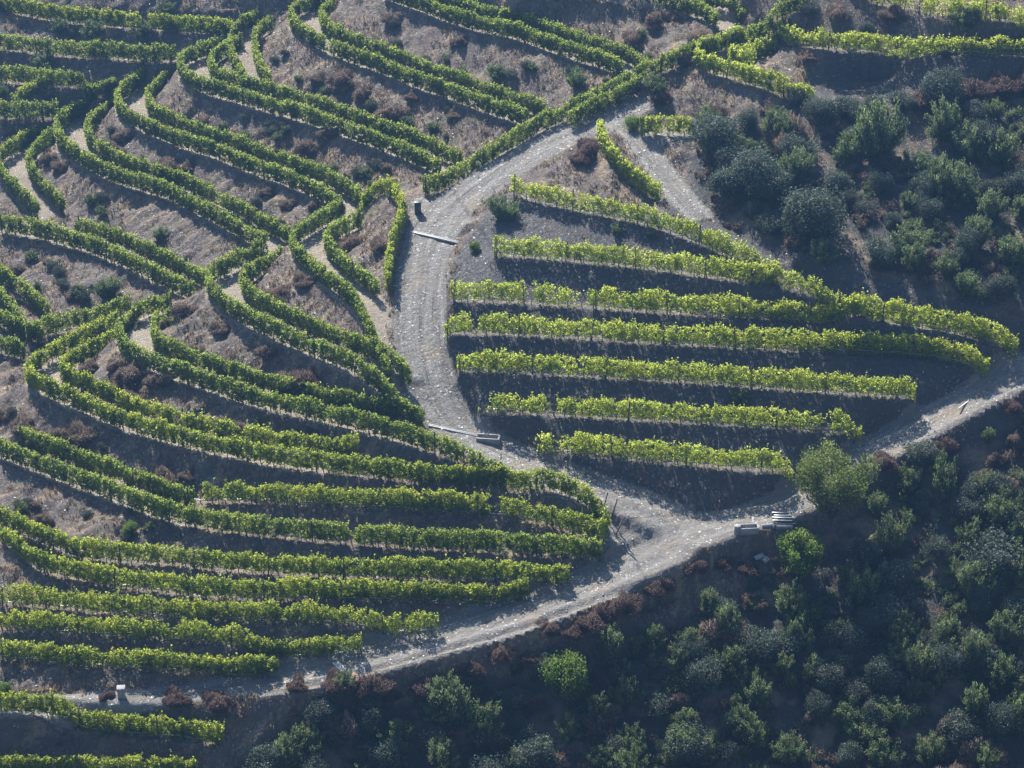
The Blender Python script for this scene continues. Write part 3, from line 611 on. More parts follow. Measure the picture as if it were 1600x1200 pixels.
def broom_tpl(n=7500, tall=1.5, leaf=0.16, stems=46, spread=0.55):
    a = rng.random(stems)*6.28; q = rng.random(stems)**0.6; H = tall*(0.40+0.75*rng.random(stems))*(1-0.3*q)
    k = rng.integers(0, stems, n); t = rng.random(n)**0.7; R_ = (0.18+0.82*t)*q[k]
    C = np.c_[R_*np.cos(a[k])*(0.9), R_*np.sin(a[k])*0.9, H[k]*t]+rng.normal(size=(n, 3))*0.065
    C[:, 2] = np.abs(C[:, 2]); ax = np.c_[np.cos(a[k])*q[k]*spread, np.sin(a[k])*q[k]*spread, np.ones(n)]*1.6
    tt = np.clip(0.2+0.4*t+rng.normal(size=n)*0.2+0.12*rng.normal(size=stems)[k], 0, 1)  # tint pales with height, painting light from above into the twigs
    return leaves(C, leaf*(0.7+0.7*rng.random(n)), tt, 2.2, ax, 0.7) if False else leaves(C, 0.043*(0.7+0.7*rng.random(n)), tt, 2.6, ax, 0.7)
def mound_tpl(n=5000, tall=0.7):
    d = unit(rng.normal(size=(n, 3))); d[:, 2] = np.abs(d[:, 2])
    lob = (1+0.22*np.sin(2*np.arctan2(d[:, 1], d[:, 0])+1))*(1+0.12*np.sin(7*d[:, 2]+3*d[:, 0]))+0.16*np.sin(3*np.arctan2(d[:, 1], d[:, 0])+rng.random()*6)+0.10*np.sin(5*np.arctan2(d[:, 1], d[:, 0]))
    C = d*(0.45+0.55*rng.random((n, 1))**0.5)*lob[:, None]*[1, 1, tall]
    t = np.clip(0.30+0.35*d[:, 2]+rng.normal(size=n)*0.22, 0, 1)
    return leaves(C, 0.038*(0.7+0.9*rng.random(n)), t, 5.5, d*1.5+[0, 0, 0.6], 0.6)
def tuft_pts(n, X, Y, Zv, h, m_t=0.5, lean=(0.0, 0.0)):
    """n narrow blades around each position"""
    k = np.repeat(np.arange(len(X)), n); a = rng.random(len(k))*6.28; hh = h[k]*(0.6+0.7*rng.random(len(k)))
    B = np.c_[X[k]+rng.normal(size=len(k))*0.07, Y[k]+rng.normal(size=len(k))*0.07, Zv[k]-0.03]
    D = np.c_[np.cos(a)*0.45+lean[0], np.sin(a)*0.45+lean[1], np.ones(len(k))]*hh[:, None]; S = np.c_[-np.sin(a), np.cos(a), a*0]*0.045
    return np.stack([B-S, B+S, B+D], 1), np.clip(m_t+0.25*rng.normal(size=len(k)), 0, 1)
TPL = {'oak': [oak_tpl() for _ in range(3)], 'grey': [oak_tpl(6500, 0.9, 0.055, 24) for _ in range(2)], 'broom': [broom_tpl() for _ in range(3)],
       'bush': [oak_tpl(7500, 1.25, 0.06, 26) for _ in range(2)], 'dry': [mound_tpl() for _ in range(3)], 'red': [mound_tpl(5000, 0.65) for _ in range(3)]}
TME = {}
for k_, L_ in TPL.items(): TME[k_] = [leafmesh({'oak': 'oak_foliage', 'grey': 'shrub_foliage', 'broom': 'broom_foliage', 'bush': 'bush_foliage', 'dry': 'dry_mound', 'red': 'red_mound'}[k_], V, t, M[k_]) for V, t in L_]
STEMS = []
for q_ in range(2):
    pp = []
    for s_ in range(9):
        a = s_*0.7+rng.random(); l = 0.25+0.3*rng.random()
        pp.append(([[0, 0, -0.25], [0.3*l*math.cos(a), 0.3*l*math.sin(a), 0.3], [l*math.cos(a), l*math.sin(a), 0.75]], [0.06, 0.045, 0.02]))
    STEMS.append(tube_mesh('stems', pp, M['bark'], 5))
NAME = {'oak': 'holm_oak', 'grey': 'grey_shrub', 'broom': 'broom_bush', 'bush': 'green_bush', 'dry': 'dry_mound', 'red': 'reddish_mound'}
CATG = {'oak': 'bush', 'grey': 'shrub', 'broom': 'shrub', 'bush': 'bush', 'dry': 'dry plant', 'red': 'dry plant'}
DESC = {'oak': 'dark holm oak bush', 'grey': 'pale grey shrub', 'broom': 'wispy green broom', 'bush': 'fresh green bush', 'dry': 'brown dry mound', 'red': 'reddish dry mound'}
def plant(kind, px, py, r_px, tallf=1.0, label=None, group=None):
    """py: middle of the plant in the photo"""
    x, y, z = hit(px, py+r_px*0.45*tallf); s = r_px/CAM_F*np.linalg.norm(np.array([x, y, z])-CAM_LOC)*1.2
    me = TME[kind][rng.integers(len(TME[kind]))]; rz = rng.random()*6.28
    if kind in ('dry', 'red'):
        s *= 1.06; o = link(NAME[kind], me, None, (x, y, z-0.12*s)); f = o
    else:
        o = link(NAME[kind], None, None, (x, y, z-0.05)); f = link('foliage', me, o); st = link('stems', STEMS[rng.integers(2)], o)
        st.scale = (s, s, s*tallf); f.scale = (s*(.8+.4*rng.random()), s*(.8+.4*rng.random()), s*tallf*(.85+.3*rng.random())); f.rotation_euler = (rng.normal()*.09, rng.normal()*.09, 0)
    if f is o: o.scale = (s*1.05, s*1.05, s*tallf)
    o.rotation_euler[2] = rz; tag(o, label, CATG[kind], group); return o
# ---- plants scattered over the terrace banks: kind: [(x, y, radius in photo px), ...]
BANK = {
 'dry': [(170,160,12),(145,185,12),(180,232,15),(195,212,13),(82,245,12),(97,259,11),(265,256,18),(296,256,13),(60,222,10),(615,28,13),(570,140,17),(612,174,19),(643,152,10),(535,120,18),(512,207,12),(482,226,15),
   (990,56,14),(1032,26,18),(1100,58,17),(345,512,12),(262,500,14),(287,481,14),(160,526,20),(140,570,12),(207,578,22),(185,570,13),(247,592,15),(297,547,14),(357,562,16),(440,455,15),(477,436,14),(547,378,17),(595,381,13),
   (422,547,15),(451,318,10),(489,322,8),(175,606,12),(205,617,14),(132,673,18),(97,678,14),(66,686,14),(38,663,18),(372,668,13),(262,741,18),(295,738,12),(6,646,13),(70,808,12),(1395,20,16),(1310,18,15),(1262,88,10),(720,60,10),(420,300,9)],
 'red': [(482,590,26),(446,598,19),(1037,152,12),(922,226,18),(908,243,14),(1125,173,14),(275,1086,17),(341,1093,19),(167,1085,9),(527,1063,20),(582,1064,22),(675,1064,22),(465,1066,14),(782,1022,19),(612,1086,13),(900,984,18),(930,958,24),(975,938,23),
   (1030,921,19),(1058,988,10),(822,1091,19),(825,1023,14),(1175,940,12),(1467,700,18),(1380,722,17),(1580,637,14),(735,1040,17),(858,985,15),(1085,890,14),(1130,880,13),(1440,152,20),(1482,142,22),(1522,135,22),(1562,129,22),(1598,122,20),(1170,880,16),(1385,250,12)],
 'grey': [(116,52,9),(175,133,12),(32,206,13),(1070,98,13),(1167,76,13),(1267,22,14),(1352,46,11),(1475,85,10),(18,642,9),(122,705,12),(160,700,8),(415,406,11),(92,430,12),(560,270,9),(799,118,10),(665,95,9),(430,95,9),(75,150,10)],
 'broom': [(96,44,16),(145,52,17),(226,50,18),(71,100,17),(5,145,14),(260,16,13),(466,125,8),(580,166,9),(635,198,12),(677,201,11),(445,206,9),(520,265,10),(572,274,11),(775,118,16),(697,92,8),(1025,136,19),(900,128,20),(1002,57,9),(1512,40,22),
   (170,455,22),(127,462,15),(50,404,12),(250,368,14),(142,313,12),(160,332,11),(437,477,8),(785,336,24),(962,362,12),(1017,367,9),(30,789,10),(1155,626,15),(10,10,14),(205,265,10),(330,215,9),(610,200,9),(1340,60,8)],
 'bush': [(205,830,13),(741,388,10),(8,1080,13),(990,197,13)],
}
ROWNAME = {'R1': 'the right block top row', 'R2': 'the second right block row', 'R3': 'the longest yellow row', 'R6': 'the gappy yellow row', 'R4': 'the row under the longest yellow row', 'R5': 'the middle row of the right block', 'R7': 'the lowest right block row',
 'B4': 'the small hairpin left of the white drain', 'B3': 'the second central hairpin', 'B2': 'the central pale path hairpin', 'B1': 'the long sweeping left row', 'B0': 'the row from the left edge', 'B0i': 'the short straight left row',
 'C1': 'the low left rows', 'C2': 'the low left nose row', 'A1': 'the lower left arm', 'A1n': 'the left edge hairpin', 'A2': 'the second far hairpin', 'A3': 'the third far hairpin', 'A4': 'the fourth far hairpin', 'A4b': 'the wedged far terrace',
 'A5': 'the top left hairpin', 'A6': 'the upper middle rows', 'A7': 'the uppermost middle row', 'L1': 'the topmost hazy row', 'L2': 'the second hazy row', 'L3': 'the third hazy row', 'L4': 'the lowest hazy row', 'S1': 'the bright top right nose',
 'S2': 'the long top right row', 'S3': 'the top right corner row', 'D1': 'the diagonal roadside row', 'D2': 'the diagonal roadside row', 'E1': 'the row under the pale box post', 'G1': 'the gully row', 'V1': 'the upper track fork row', 'V2': 'the upper track row', 'T1': 'the triangular plot', 'T2': 'the triangular plot',
 'A0': 'the gully row', 'Am': 'the gully row', 'A0i': 'the gully row', 'Ami': 'the gully row', 'D3': 'the top road row', 'Lx': 'the third hazy row'}
PC = {k: np.array([proj(*q) for q in Q[::6]]) for k, Q in CURVES.items()}
def zone(px, py):
    best, key = 1e9, None
    for k, P in PC.items():
        s_ = P[(np.abs(P[:, 0]-px) < 12) & (P[:, 1] > py)]
        if len(s_) and s_[:, 1].min() < best: best = s_[:, 1].min(); key = k
    if key in ROWNAME and best-py < 190: return 'on the bank above '+ROWNAME[key]
    return 'at the road edge above the scrub slope' if py > 840 else ('on the slope below the side track' if py > 560 else 'on the slope above the upper track')
ORD = ['', 'second ', 'third ', 'fourth ', 'fifth ', 'sixth ', 'seventh ', 'eighth ', 'ninth ', 'tenth ', 'eleventh ', 'twelfth ', 'thirteenth ', 'fourteenth ', 'fifteenth ', 'sixteenth ', 'seventeenth ', 'eighteenth ', 'nineteenth ', 'twentieth ']
def place_all(items, group):
    """items: (kind, x, y, r, tall, zone text); every label counts from the left within its own zone"""
    bk = {}
    for it in items: bk.setdefault((it[0], it[5]), []).append(it)
    for (kd, zn), L in bk.items():
        L.sort(key=lambda q: q[1])
        for i, (k, x, y, r, tl, _) in enumerate(L):
            lab = DESC[k]+' '+zn if len(L) == 1 else (('leftmost ' if i == 0 else 'rightmost ' if i == len(L)-1 else ORD[i] if i < len(ORD) else 'other ')+DESC[k]+' '+zn + ('' if i in (0, len(L)-1) or len((DESC[k]+zn).split()) > 11 else ', from left'))
            plant(k, x, y, r, tl, lab, group[k])
GR = {'dry': 'brown dry mounds on the banks', 'red': 'reddish dry mounds along the banks and verges', 'grey': 'pale shrubs on the banks', 'broom': 'broom bushes on the banks', 'bush': 'fresh green bushes on the banks'}
place_all([(k, x, y, r, 1.0 if k != 'broom' else 0.85, zone(x, y)) for k, L in BANK.items() for x, y, r in L], GR)
# ---- bushes of the two scrub slopes
UP_, LO_ = 'on the upper scrub slope', 'on the dark lower scrub slope'
SCR = [('oak',1135,290,32,1.0),('oak',1172,280,40,1.0),('oak',1205,300,32,.9),('oak',1150,250,26,.9),('oak',1275,345,46,1.0),('oak',1375,402,27,1.0),('oak',1125,212,38,1.0),('oak',1245,155,17,1),('oak',1282,178,24,1.2),('oak',1322,166,19,1),('oak',1365,165,15,1),('oak',1408,163,21,1),
 ('oak',1250,238,32,1),('oak',1310,292,24,.9),('broom',1370,225,36,1.3),('broom',1420,385,32,1.0),('broom',1522,375,28,1.1),('broom',1500,292,26,1.1),('broom',1480,205,28,1.2),('broom',1560,240,30,1.1),('broom',1545,330,26,1.1),('broom',1440,265,24,1.0),('broom',1580,400,26,1.1),
 ('broom',1480,420,22,1.1),('broom',1330,240,22,1.1),('grey',1450,330,26,.9),('grey',1350,330,20,.9),('grey',1520,180,22,1),('grey',1590,300,24,1),('broom',1210,200,24,1),('grey',1560,455,24,1),('oak',1205,350,22,.8),('oak',1340,215,18,1)]
SCRL = [('oak',1550,872,42,1.0),('oak',1597,820,26,1.1),('oak',1095,1068,29,1.15),('oak',830,1188,34,.9),('oak',1075,1168,34,.9),('oak',1440,712,28,.9),('oak',1275,1110,22,1.1),('oak',1400,905,26,1.1),('oak',1180,1020,30,1.0),('oak',1225,1010,24,1),
 ('bush',886,1075,42,1.15),('broom',715,1118,32,1.3),('broom',540,1088,16,1.5),('grey',505,1110,24,.9),('grey',585,1130,24,1),('grey',990,1055,20,1),('broom',975,1092,24,1.1),('broom',1145,985,18,1.8),('broom',1420,752,20,1.5),('broom',1478,770,22,1.4),('broom',1372,800,20,1.2),
 ('broom',1535,765,22,1),('grey',1515,795,26,.9),('broom',1575,805,28,1.3),('broom',1390,850,30,1.3),('grey',1350,870,24,1.2),('broom',1305,1000,18,1.6),('broom',1230,1010,16,1.8),('grey',1440,1010,24,1),('broom',1480,1000,26,1.1),('broom',1570,990,26,1.2),('broom',1400,1120,28,1.1),
 ('broom',1330,1125,24,1.2),('broom',1350,1160,34,.8),('grey',1500,1140,30,.9),('broom',1560,1060,28,1.2),('broom',1180,1090,26,1.4),('broom',1160,1140,24,1.3),('grey',1020,1100,24,1),('broom',935,1110,22,1.1),('broom',620,1160,24,1.3),('grey',680,1160,26,1),('oak',440,1180,24,1),('oak',415,1190,26,1),
 ('grey',570,1175,26,1),('broom',760,1150,24,1.2),('broom',480,1165,22,1.2),('grey',820,1150,22,1),('broom',890,1150,22,1),('grey',960,1170,26,1),('broom',1230,1180,28,1),('grey',1290,1060,26,1),('broom',1520,920,30,1.3),('grey',1460,860,24,1),('broom',1340,930,30,1.2),('broom',1240,960,22,1.3),('broom',1590,900,26,1.3),
 ('broom',1110,950,16,1.5),('oak',1380,960,30,1),('broom',1450,1180,28,1.1),('broom',1590,1130,28,1.2),('oak',1530,1030,28,.9)]
GS = {'oak': 'holm oak bushes of the scrub slopes', 'broom': 'broom bushes of the scrub slopes', 'grey': 'pale shrubs of the scrub slopes', 'bush': 'green bushes of the scrub slopes'}
place_all([(*q, UP_) for q in SCR]+[(*q, LO_) for q in SCRL], GS)
# smaller look-alikes between them
def scatter(poly, n, mind=0):
    P = np.array(poly, float); lo = np.maximum(P.min(0), [-60, -10]); hi = np.minimum(P.max(0), [1680, 1230]); out = []
    while len(out) < n:
        q = lo+rng.random(2)*(hi-lo)
        if in_poly(q[0], q[1], poly): out.append((q[0], q[1]))
    return out
for poly, n, zt in ((BRUSH_TOP, 55, 'on the upper scrub slope'), (BRUSH_LOW, 230, 'on the dark lower scrub slope')):
    for x, y in scatter(poly, n):
        if math.hypot(x-1295, y-770) < 85 or math.hypot(x-1250, y-890) < 60: continue
        kd = ('broom', 'grey', 'oak', 'broom', 'dry', 'broom')[rng.integers(6)]; r = 11+18*rng.random()**1.5
        plant(kd, x, y, r, 0.9+0.6*rng.random(), 'one of many '+{'broom': 'wispy green brooms', 'grey': 'greyish shrubs', 'oak': 'dark holm oaks', 'dry': 'brown dry bushes'}[kd]+' packed together '+zt, 'packed '+{'broom': 'brooms', 'grey': 'greyish shrubs', 'oak': 'dark holm oaks', 'dry': 'brown dry bushes'}[kd]+' '+zt)
BK1 = [(0,200),(90,190),(240,170),(420,200),(560,300),(440,370),(200,290),(100,350),(0,330)]; BK2 = [(400,60),(600,20),(820,100),(980,40),(1080,100),(880,180),(740,230),(560,190)]
BK3 = [(60,600),(240,600),(480,590),(560,650),(400,720),(200,660)]; BK4 = [(0,740),(200,790),(420,840),(300,860),(0,815)]; BK5 = [(0,380),(220,440),(300,480),(180,480),(60,490)]; BK6 = [(340,160),(500,210),(690,280),(600,300),(420,260),(300,200)]
for poly, n in ((BK1, 46), (BK2, 46), (BK3, 16), (BK4, 14), (BK5, 14), (BK6, 24)):
    for x, y in scatter(poly, n):
        X_, Y_, _ = hit(x, y); i_, j_ = int((Y_-GY[0])/0.25), int((X_-GX[0])/0.25)
        if BS[i_, j_] > 0.05 or RS[i_, j_] > 0.05: continue
        kd = ('dry', 'grey', 'broom', 'grey')[rng.integers(4)]
        plant(kd, x, y, 5+6*rng.random(), 0.8+0.2*rng.random(), 'small low '+{'dry': 'brown dry tuft', 'red': 'reddish dry tuft', 'grey': 'grey green tuft', 'broom': 'green tuft'}[kd]+', one of many dotted over the left banks', 'small '+kd.replace('dry', 'brown').replace('grey', 'grey green').replace('broom', 'green')+' tufts on the left banks')
# ---- undergrowth, dry grass and loose stones: uncountable
def stuff(name, label, cat, V, t, m): return tag(link(name, leafmesh(name, V, t, m)), label, cat, None, 'stuff')
def ground_pts(n, cond):
    x = rng.uniform(-62, 62, n); y = rng.uniform(-42, 78, n); j = np.clip(((x-GX[0])/0.25).astype(int), 0, NX-1); i = np.clip(((y-GY[0])/0.25).astype(int), 0, NY-1)
    ok = cond(i, j, x, y); return x[ok], y[ok], height(x[ok], y[ok]), i[ok], j[ok]
Vs, Ts = [], []
RT = hit(1290, 800)
def scrub_cond(i, j, x, y): return (BRUSH[i, j] > 0.5)*((np.hypot(x-RT[0], y-RT[1]) > 4.5)*fbm(x/3, y/3, 91, 3) > np.where(y > 0, 0.55, 0.45)) > 0
X, Y, Zg, _, _ = ground_pts(26000, scrub_cond)
for q in range(len(X)):
    V, t = TPL[('broom', 'grey', 'dry', 'broom', 'oak')[q % 5]][q % 2]; s = 0.25+0.5*rng.random()**2; k = rng.integers(0, len(V), 200)
    Ck = V[k].mean(1, keepdims=True); Vs.append(Ck*[s, s, s*(0.8+0.8*rng.random())]+(V[k]-Ck)*1.6+[X[q], Y[q], Zg[q]]); Ts.append(np.clip(t[k]+rng.normal()*0.15, 0, 1))
VA, TA = np.concatenate(Vs), np.concatenate(Ts); h_ = len(VA)//2; md = noise2(VA[:, 0, 0]/2.5, VA[:, 0, 1]/2.5, 61) > 0.5
stuff('undergrowth', 'low green undergrowth covering the scrub slopes', 'undergrowth', VA[md], TA[md], M['broom'])
stuff('dead_undergrowth', 'low brown dead undergrowth covering the scrub slopes', 'undergrowth', VA[~md], TA[~md]*0.8, M['dry'])
X, Y, Zg, I_, J_ = ground_pts(140000, lambda i, j, x, y: (GRASSY[i, j]*(1-RS[i, j])*(1-BS[i, j])*(1-BRUSH[i, j]) > rng.random(len(i))*0.9)*(fbm(x/2.5, y/2.5, 44, 3) > 0.47) > 0)
V, t = tuft_pts(4, X, Y, Zg, 0.16+0.25*rng.random(len(X)), 0.45, (-0.15, -0.2)); gsel = np.repeat(noise2(X/1.7, Y/1.7, 12) > 0.42, 4)
stuff('dry_grass', 'straw coloured dry grass tufts on the terrace banks', 'grass', V[gsel], t[gsel], M['straw']); stuff('brown_grass', 'brown withered grass tufts on the terrace banks', 'grass', V[~gsel], t[~gsel], M['dry'])
X, Y, Zg, I_, J_ = ground_pts(260000, lambda i, j, x, y: (RS[i, j] > 0.05)*(RS[i, j] < 0.55)*(fbm(x/2, y/2, 71, 2) > 0.45)*(y < 20) > 0)
V, t = tuft_pts(4, X, Y, Zg, 0.12+0.22*rng.random(len(X)), 0.5); stuff('verge_grass', 'pale dry grass fringing the gravel roads', 'grass', V, t, M['straw'])
X, Y, Zg, I_, J_ = ground_pts(150000, lambda i, j, x, y: (RS[i, j]*0.22+BS[i, j]*0.05+0.04*(1-BRUSH[i, j]) > rng.random(len(i))))
n_ = len(X); s_ = (0.03+0.07*rng.random(n_)**3)[:, None, None]*(1+1.0*(rng.random(n_) < 0.02))[:, None, None]
oc = np.array([[1, 0, 0], [0, 1, 0], [-1, 0, 0], [0, -1, 0], [0, 0, 0.8], [0, 0, -.6]], float)*1.0
Vst = (oc[None]*(0.6+0.8*rng.random((n_, 6, 1))))*s_+np.c_[X, Y, Zg+0.01][:, None]
fi = np.array([[0, 1, 4], [1, 2, 4], [2, 3, 4], [3, 0, 4]]); idx = (np.arange(n_)[:, None, None]*6+fi[None]).ravel()
tag(link('stones', raw_mesh('stones', Vst.reshape(-1, 3), np.full(n_*4, 3), idx, M['stone'])), 'loose pale schist and quartz stones strewn over roads and banks', 'stones', None, 'stuff')
# ======================================================================= TREES
def tree(px, py_base, h, w_, label, m, nl=5200, leaf=0.16, base_h=0.25):
    x, y, z = hit(px, py_base); root = link('tree', None, None, (x, y, z)); tag(root, label, 'tree')
    tp = [([[0, 0, -0.4], [0.05, 0, 0.5], [0.1, 0.05, h*0.4]], [0.16, 0.13, 0.08])]; Cs, Ts_, Ax = [], [], []
    nb = 30
    for k in range(nb):
        a = k*2.4+rng.random()*0.8; e = rng.random()**0.6; top = np.array([math.cos(a)*w_*e*0.8, math.sin(a)*w_*e*0.8, h*(0.5+0.46*rng.random()*(1-0.45*e*e))]); st = np.array([0.05, 0, h*(0.05+0.2*rng.random())]); md_ = st*0.5+top*0.5+[math.cos(a)*0.15*w_, math.sin(a)*0.15*w_, -0.05*h]
        tp.append(([st, md_, top], [0.07, 0.045, 0.012])); m_ = nl//nb; r = w_*(0.15+0.13*rng.random())
        t = rng.random(m_)**0.6; C = md_+(top-md_)*t[:, None]*1.05+unit(rng.normal(size=(m_, 3)))*(r*rng.random((m_, 1))**0.45)*[1, 1, 0.85]
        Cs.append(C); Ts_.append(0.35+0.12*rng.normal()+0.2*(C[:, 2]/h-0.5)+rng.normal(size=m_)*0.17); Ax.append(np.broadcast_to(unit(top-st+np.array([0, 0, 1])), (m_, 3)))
    C = np.concatenate(Cs); C[:, 2] = np.maximum(C[:, 2], base_h+0.1*rng.random(len(C)))
    V, t = leaves(C, leaf*(0.6+0.8*rng.random(len(C))), np.clip(np.concatenate(Ts_), 0, 1), 1.7, np.concatenate(Ax), 0.9)
    link('crown', leafmesh('tree_crown', V, t, m), root); link('trunk', tube_mesh('tree_trunk', tp, M['bark'], 6), root)
tree(1297, 818, 7.2, 3.9, 'tall feathery olive green tree beside the pile of concrete posts', M['tree'], 15000, 0.11)
tree(1250, 912, 4.4, 2.5, 'rounded bright green tree just below the taller feathery tree', M['bush'], 11000, 0.12)
# ======================================================================= MAN-MADE THINGS
def ang(p, q): return math.atan2(q[1]-p[1], q[0]-p[0])
def beam(name, a, b, w_, h_, m, label, cat, parent=None):
    p, q = hit(*a), hit(*b); L = math.hypot(q[0]-p[0], q[1]-p[1]); r = ang(p, q); z = (p[2]+q[2])/2
    root = link(name, None, None, ((p[0]+q[0])/2, (p[1]+q[1])/2, z)); root.rotation_euler = (0, -math.atan2(q[2]-p[2], L)*1.0, r); tag(root, label, cat)
    for s_ in (-1, 1): link('edge_beam', boxes([(0, s_*w_*0.5, 0.03, L, w_*0.32, h_, 0)], 'edge_beam', m), root)
    link('channel_floor', boxes([(0, 0, 0.0, L, w_*0.62, h_*0.7, 0)], 'channel_floor', M['conc']), root); return root
beam('road_drain', (641,363), (716,380), 0.22, 0.12, M['conc'], 'pale concrete drain crossing the road beside the triangular plot', 'drain')
beam('road_drain', (669,667), (747,683), 0.20, 0.12, M['conc'], 'pale concrete drain crossing the road below the middle block, leading to a ditch box', 'drain')
beam('road_drain', (523,1036), (537,1050), 0.36, 0.12, M['conc'], 'short double beamed drain across the lower road at bottom left', 'drain')
def at_px(px, py, dz=0): x, y, z = hit(px, py); return (x, y, z+dz)
o = link('ditch_box', None, None, at_px(763, 690)); tag(o, 'open concrete ditch box at the right end of the middle road drain', 'ditch box'); o.rotation_euler[2] = R(-8)
for nm_, b in (('side_wall', (0, .38, .1, 1.9, .14, .6, 0)), ('side_wall', (0, -.38, .1, 1.9, .14, .6, 0)), ('end_wall', (.88, 0, .1, .14, .61, .6, 0)), ('floor_slab', (0, 0, -.12, 1.7, .6, .1, 0))): link(nm_, boxes([b], nm_, M['grey_conc']), o)
o = link('meter_box', None, None, at_px(190, 1090)); tag(o, 'pale box post with a flat lid standing on the lower road verge', 'box'); o.rotation_euler[2] = R(6)
link('cabinet', boxes([(0, 0, .40, .56, .5, .94, 0)], 'cabinet', M['grey_conc']), o); link('lid', boxes([(0, 0, .90, .64, .58, .06, 0)], 'lid', M['grey_conc']), o); link('door', boxes([(0, -.258, .43, .42, .03, .62, 0)], 'door', M['grey_conc']), o)
o = link('valve_box', None, None, at_px(653, 334)); tag(o, 'dull green box standing at the road corner near the diagonal row', 'box'); o.rotation_euler[2] = R(4)
link('cabinet', boxes([(0, 0, .5, .58, .5, 1.12, 0)], 'cabinet', M['green_box']), o); link('lid', boxes([(0, 0, 1.09, .66, .58, .06, 0)], 'lid', M['green_box']), o); link('door', boxes([(0, -.262, .52, .44, .03, .85, 0)], 'door', M['green_box']), o)
x, y, z = at_px(557, 1071); V, c, i = tubes([(np.array([[0, .8, .12], [0, 0, .05], [0.02, -.35, 0.0]]), [.19, .19, .2])], 12)
o = link('drain_pipe', raw_mesh('drain_pipe', V, c, i, M['rust'], None, None, True), None, (x, y, z+0.25)); o.rotation_euler[2] = R(18); tag(o, 'clay pipe end sticking out of the bank between two reddish mounds', 'pipe')
# rubbish and building stuff at the corner of the side track
bx0 = [(1213,806),(1217,809),(1213,812),(1218,815),(1214,818),(1219,822)]
for q, (a, b) in enumerate(bx0):
    o = link('concrete_post', boxes([(0, 0, .12, 1.55+.1*(q % 2), .13, .12, 0)], 'concrete_post', M['sheet']), None, at_px(a+8, b, .02+.015*q)); o.rotation_euler = (0, .03*(q % 3), R(-4+3*(q % 3)))
    tag(o, ('backmost', 'second', 'third', 'fourth', 'fifth', 'frontmost')[q]+' pale concrete post of the stack beside the feathery tree', 'post', 'concrete posts stacked by the track corner')
o = link('water_trough', None, None, at_px(1170, 836)); tag(o, 'grey concrete trough at the road corner, left of the stacked posts', 'trough'); o.rotation_euler[2] = R(5)
for nm_, b in (('side_wall', (0, .33, .28, 1.5, .09, .6, 0)), ('side_wall', (0, -.33, .28, 1.5, .09, .6, 0)), ('end_wall', (.7, 0, .28, .09, .57, .6, 0)), ('end_wall', (-.7, 0, .28, .09, .57, .6, 0)), ('floor_slab', (0, 0, .2, 1.31, .57, .1, 0))): link(nm_, boxes([b], nm_, M['grey_conc']), o)
def drum(px, py, r, L, m, label, rz, lying=True):
    V, c, i = tubes([(np.array([[0, 0, 0], [0, 0, L*.02], [0, 0, L*.33], [0, 0, L*.35], [0, 0, L*.65], [0, 0, L*.67], [0, 0, L*.98], [0, 0, L]]), np.array([.97, 1, 1, 1.04, 1.04, 1, 1, .97])*r)], 16)
    o = link('drum', raw_mesh('drum', V, c, i, m, None, None, False), None, at_px(px, py, r if lying else 0)); o.rotation_euler = (0, R(90) if lying else 0, rz); tag(o, label, 'drum')
drum(1152, 836, .26, .75, M['grey_conc'], 'dark upright drum left of the concrete trough', 0, False)
drum(1236, 817, .17, .5, M['grey_conc'], 'pale pipe section lying at the right end of the stacked posts', R(60))
def sheet(px, py, sx, sy, rot, label, m, name='metal_sheet'):
    n = 24; u = np.linspace(-.5, .5, n); zc = 0.02*np.sin(u*60); V = []
    for t in (0, .02):
        for v in (-.5, .5): V += [(a*sx, v*sy, c+t) for a, c in zip(u, zc)]
    V = np.array(V); F = []
    for a in range(n-1): F += [[a, a+1, n+a+1, n+a], [2*n+a, 3*n+a, 3*n+a+1, 2*n+a+1], [a, 2*n+a, 2*n+a+1, a+1], [n+a, n+a+1, 3*n+a+1, 3*n+a]]
    F += [[0, n, 3*n, 2*n], [n-1, 3*n-1, 4*n-1, 2*n-1]]
    o = link(name, raw_mesh(name, V, np.full(len(F), 4), np.array(F).ravel(), m), None, at_px(px, py, .35)); o.rotation_euler = rot; tag(o, label, 'metal sheet')
sheet(1226, 832, 1.3, .5, (R(62), 0, R(3)), 'blue grey corrugated sheet leaning in front of the stacked posts', M['sheet'])
sheet(1199, 834, .9, .45, (R(55), 0, R(8)), 'small corrugated sheet leaning right of the concrete trough', M['sheet'])
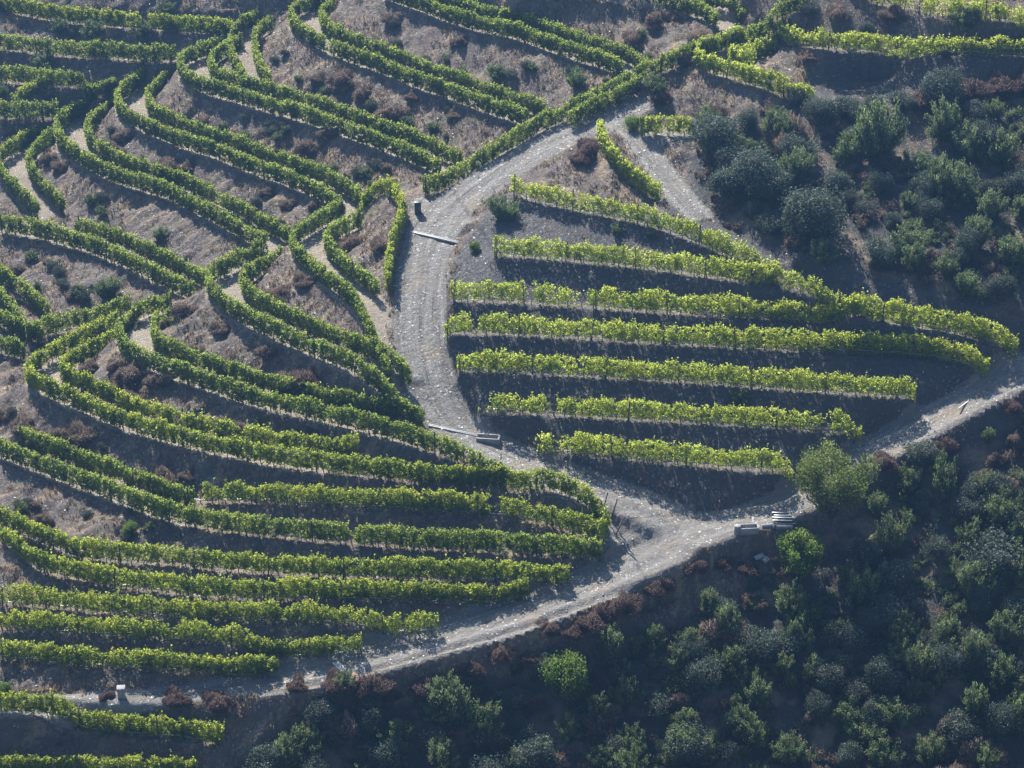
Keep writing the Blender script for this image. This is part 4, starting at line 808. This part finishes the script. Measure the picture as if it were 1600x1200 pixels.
for q, (a, b, rz) in enumerate([(1186,876,.5),(1196,882,.9)]):
    o = link('concrete_slab', boxes([(0, 0, .1, .8-.2*q, .4, .1, 0)], 'concrete_slab', M['grey_conc']), None, at_px(a, b, .12)); o.rotation_euler = (R(25), R(-8), rz); tag(o, ('left', 'right')[q]+' one of two broken slabs lying on the bank below the trough', 'slab', 'broken slabs')
o = link('plank', boxes([(0, 0, .1, 1.7, .12, .08, 0)], 'plank', M['wood']), None, at_px(1507, 633)); o.rotation_euler = (0, R(-6), R(48)); tag(o, 'pale plank lying on the outer edge of the side track', 'plank')
for a, b, tx, ty, lb in [(725,728,.02,.0,'tall stake among the sparse vines left of the road corner'),(782,744,.0,.03,'stake with a bushy vine beside the narrow road stretch'),(942,800,.1,.2,'leaning stake at the tip of the long sweeping row'),(956,812,.05,.22,'second leaning stake down the tip of the sweeping row'),(963,838,.1,.35,'most tilted stake of the three at the road corner')]:
    o = link('stake', POST, None, at_px(a, b)); o.rotation_euler = (tx, ty, 0); o.scale = (.9, .9, .85); tag(o, lb, 'stake', 'wooden stakes at row ends')
for q in range(9):
    a, b = 1055+rng.random()*32, 1022+rng.random()*38
    o = link('limestone_block', boxes([(0, 0, .08, .3+.3*rng.random(), .25, .2, 0)], 'limestone_block', M['conc']), None, at_px(a, b)); o.rotation_euler = (rng.random(), rng.random(), rng.random()*3); tag(o, 'one of the pale blocks tipped down the slope beside the lower holm oak', 'stone block', 'pale blocks tipped on the lower slope')
# ======================================================================= HAZE
zl, zh = -75.0, 182.0
v8 = np.array([(x, y, z) for z in (zl, zh) for x, y in ((-425, -425), (425, -425), (425, 425), (-425, 425))], float)
f6 = np.array([[3,2,1,0],[4,5,6,7],[0,1,5,4],[1,2,6,5],[2,3,7,6],[3,0,4,7]])
hm, hn, ho = mat('haze'); pv = hn.nodes.new('ShaderNodeVolumePrincipled')
pv.inputs['Color'].default_value = (0.24, 0.50, 1.0, 1); pv.inputs['Density'].default_value = HAZE_DENSITY; pv.inputs['Anisotropy'].default_value = 0.84
hn.links.new(pv.outputs[0], ho.inputs['Volume'])
tag(link('haze', raw_mesh('haze', v8, np.full(6, 4), f6.ravel(), hm)), kind='stuff')
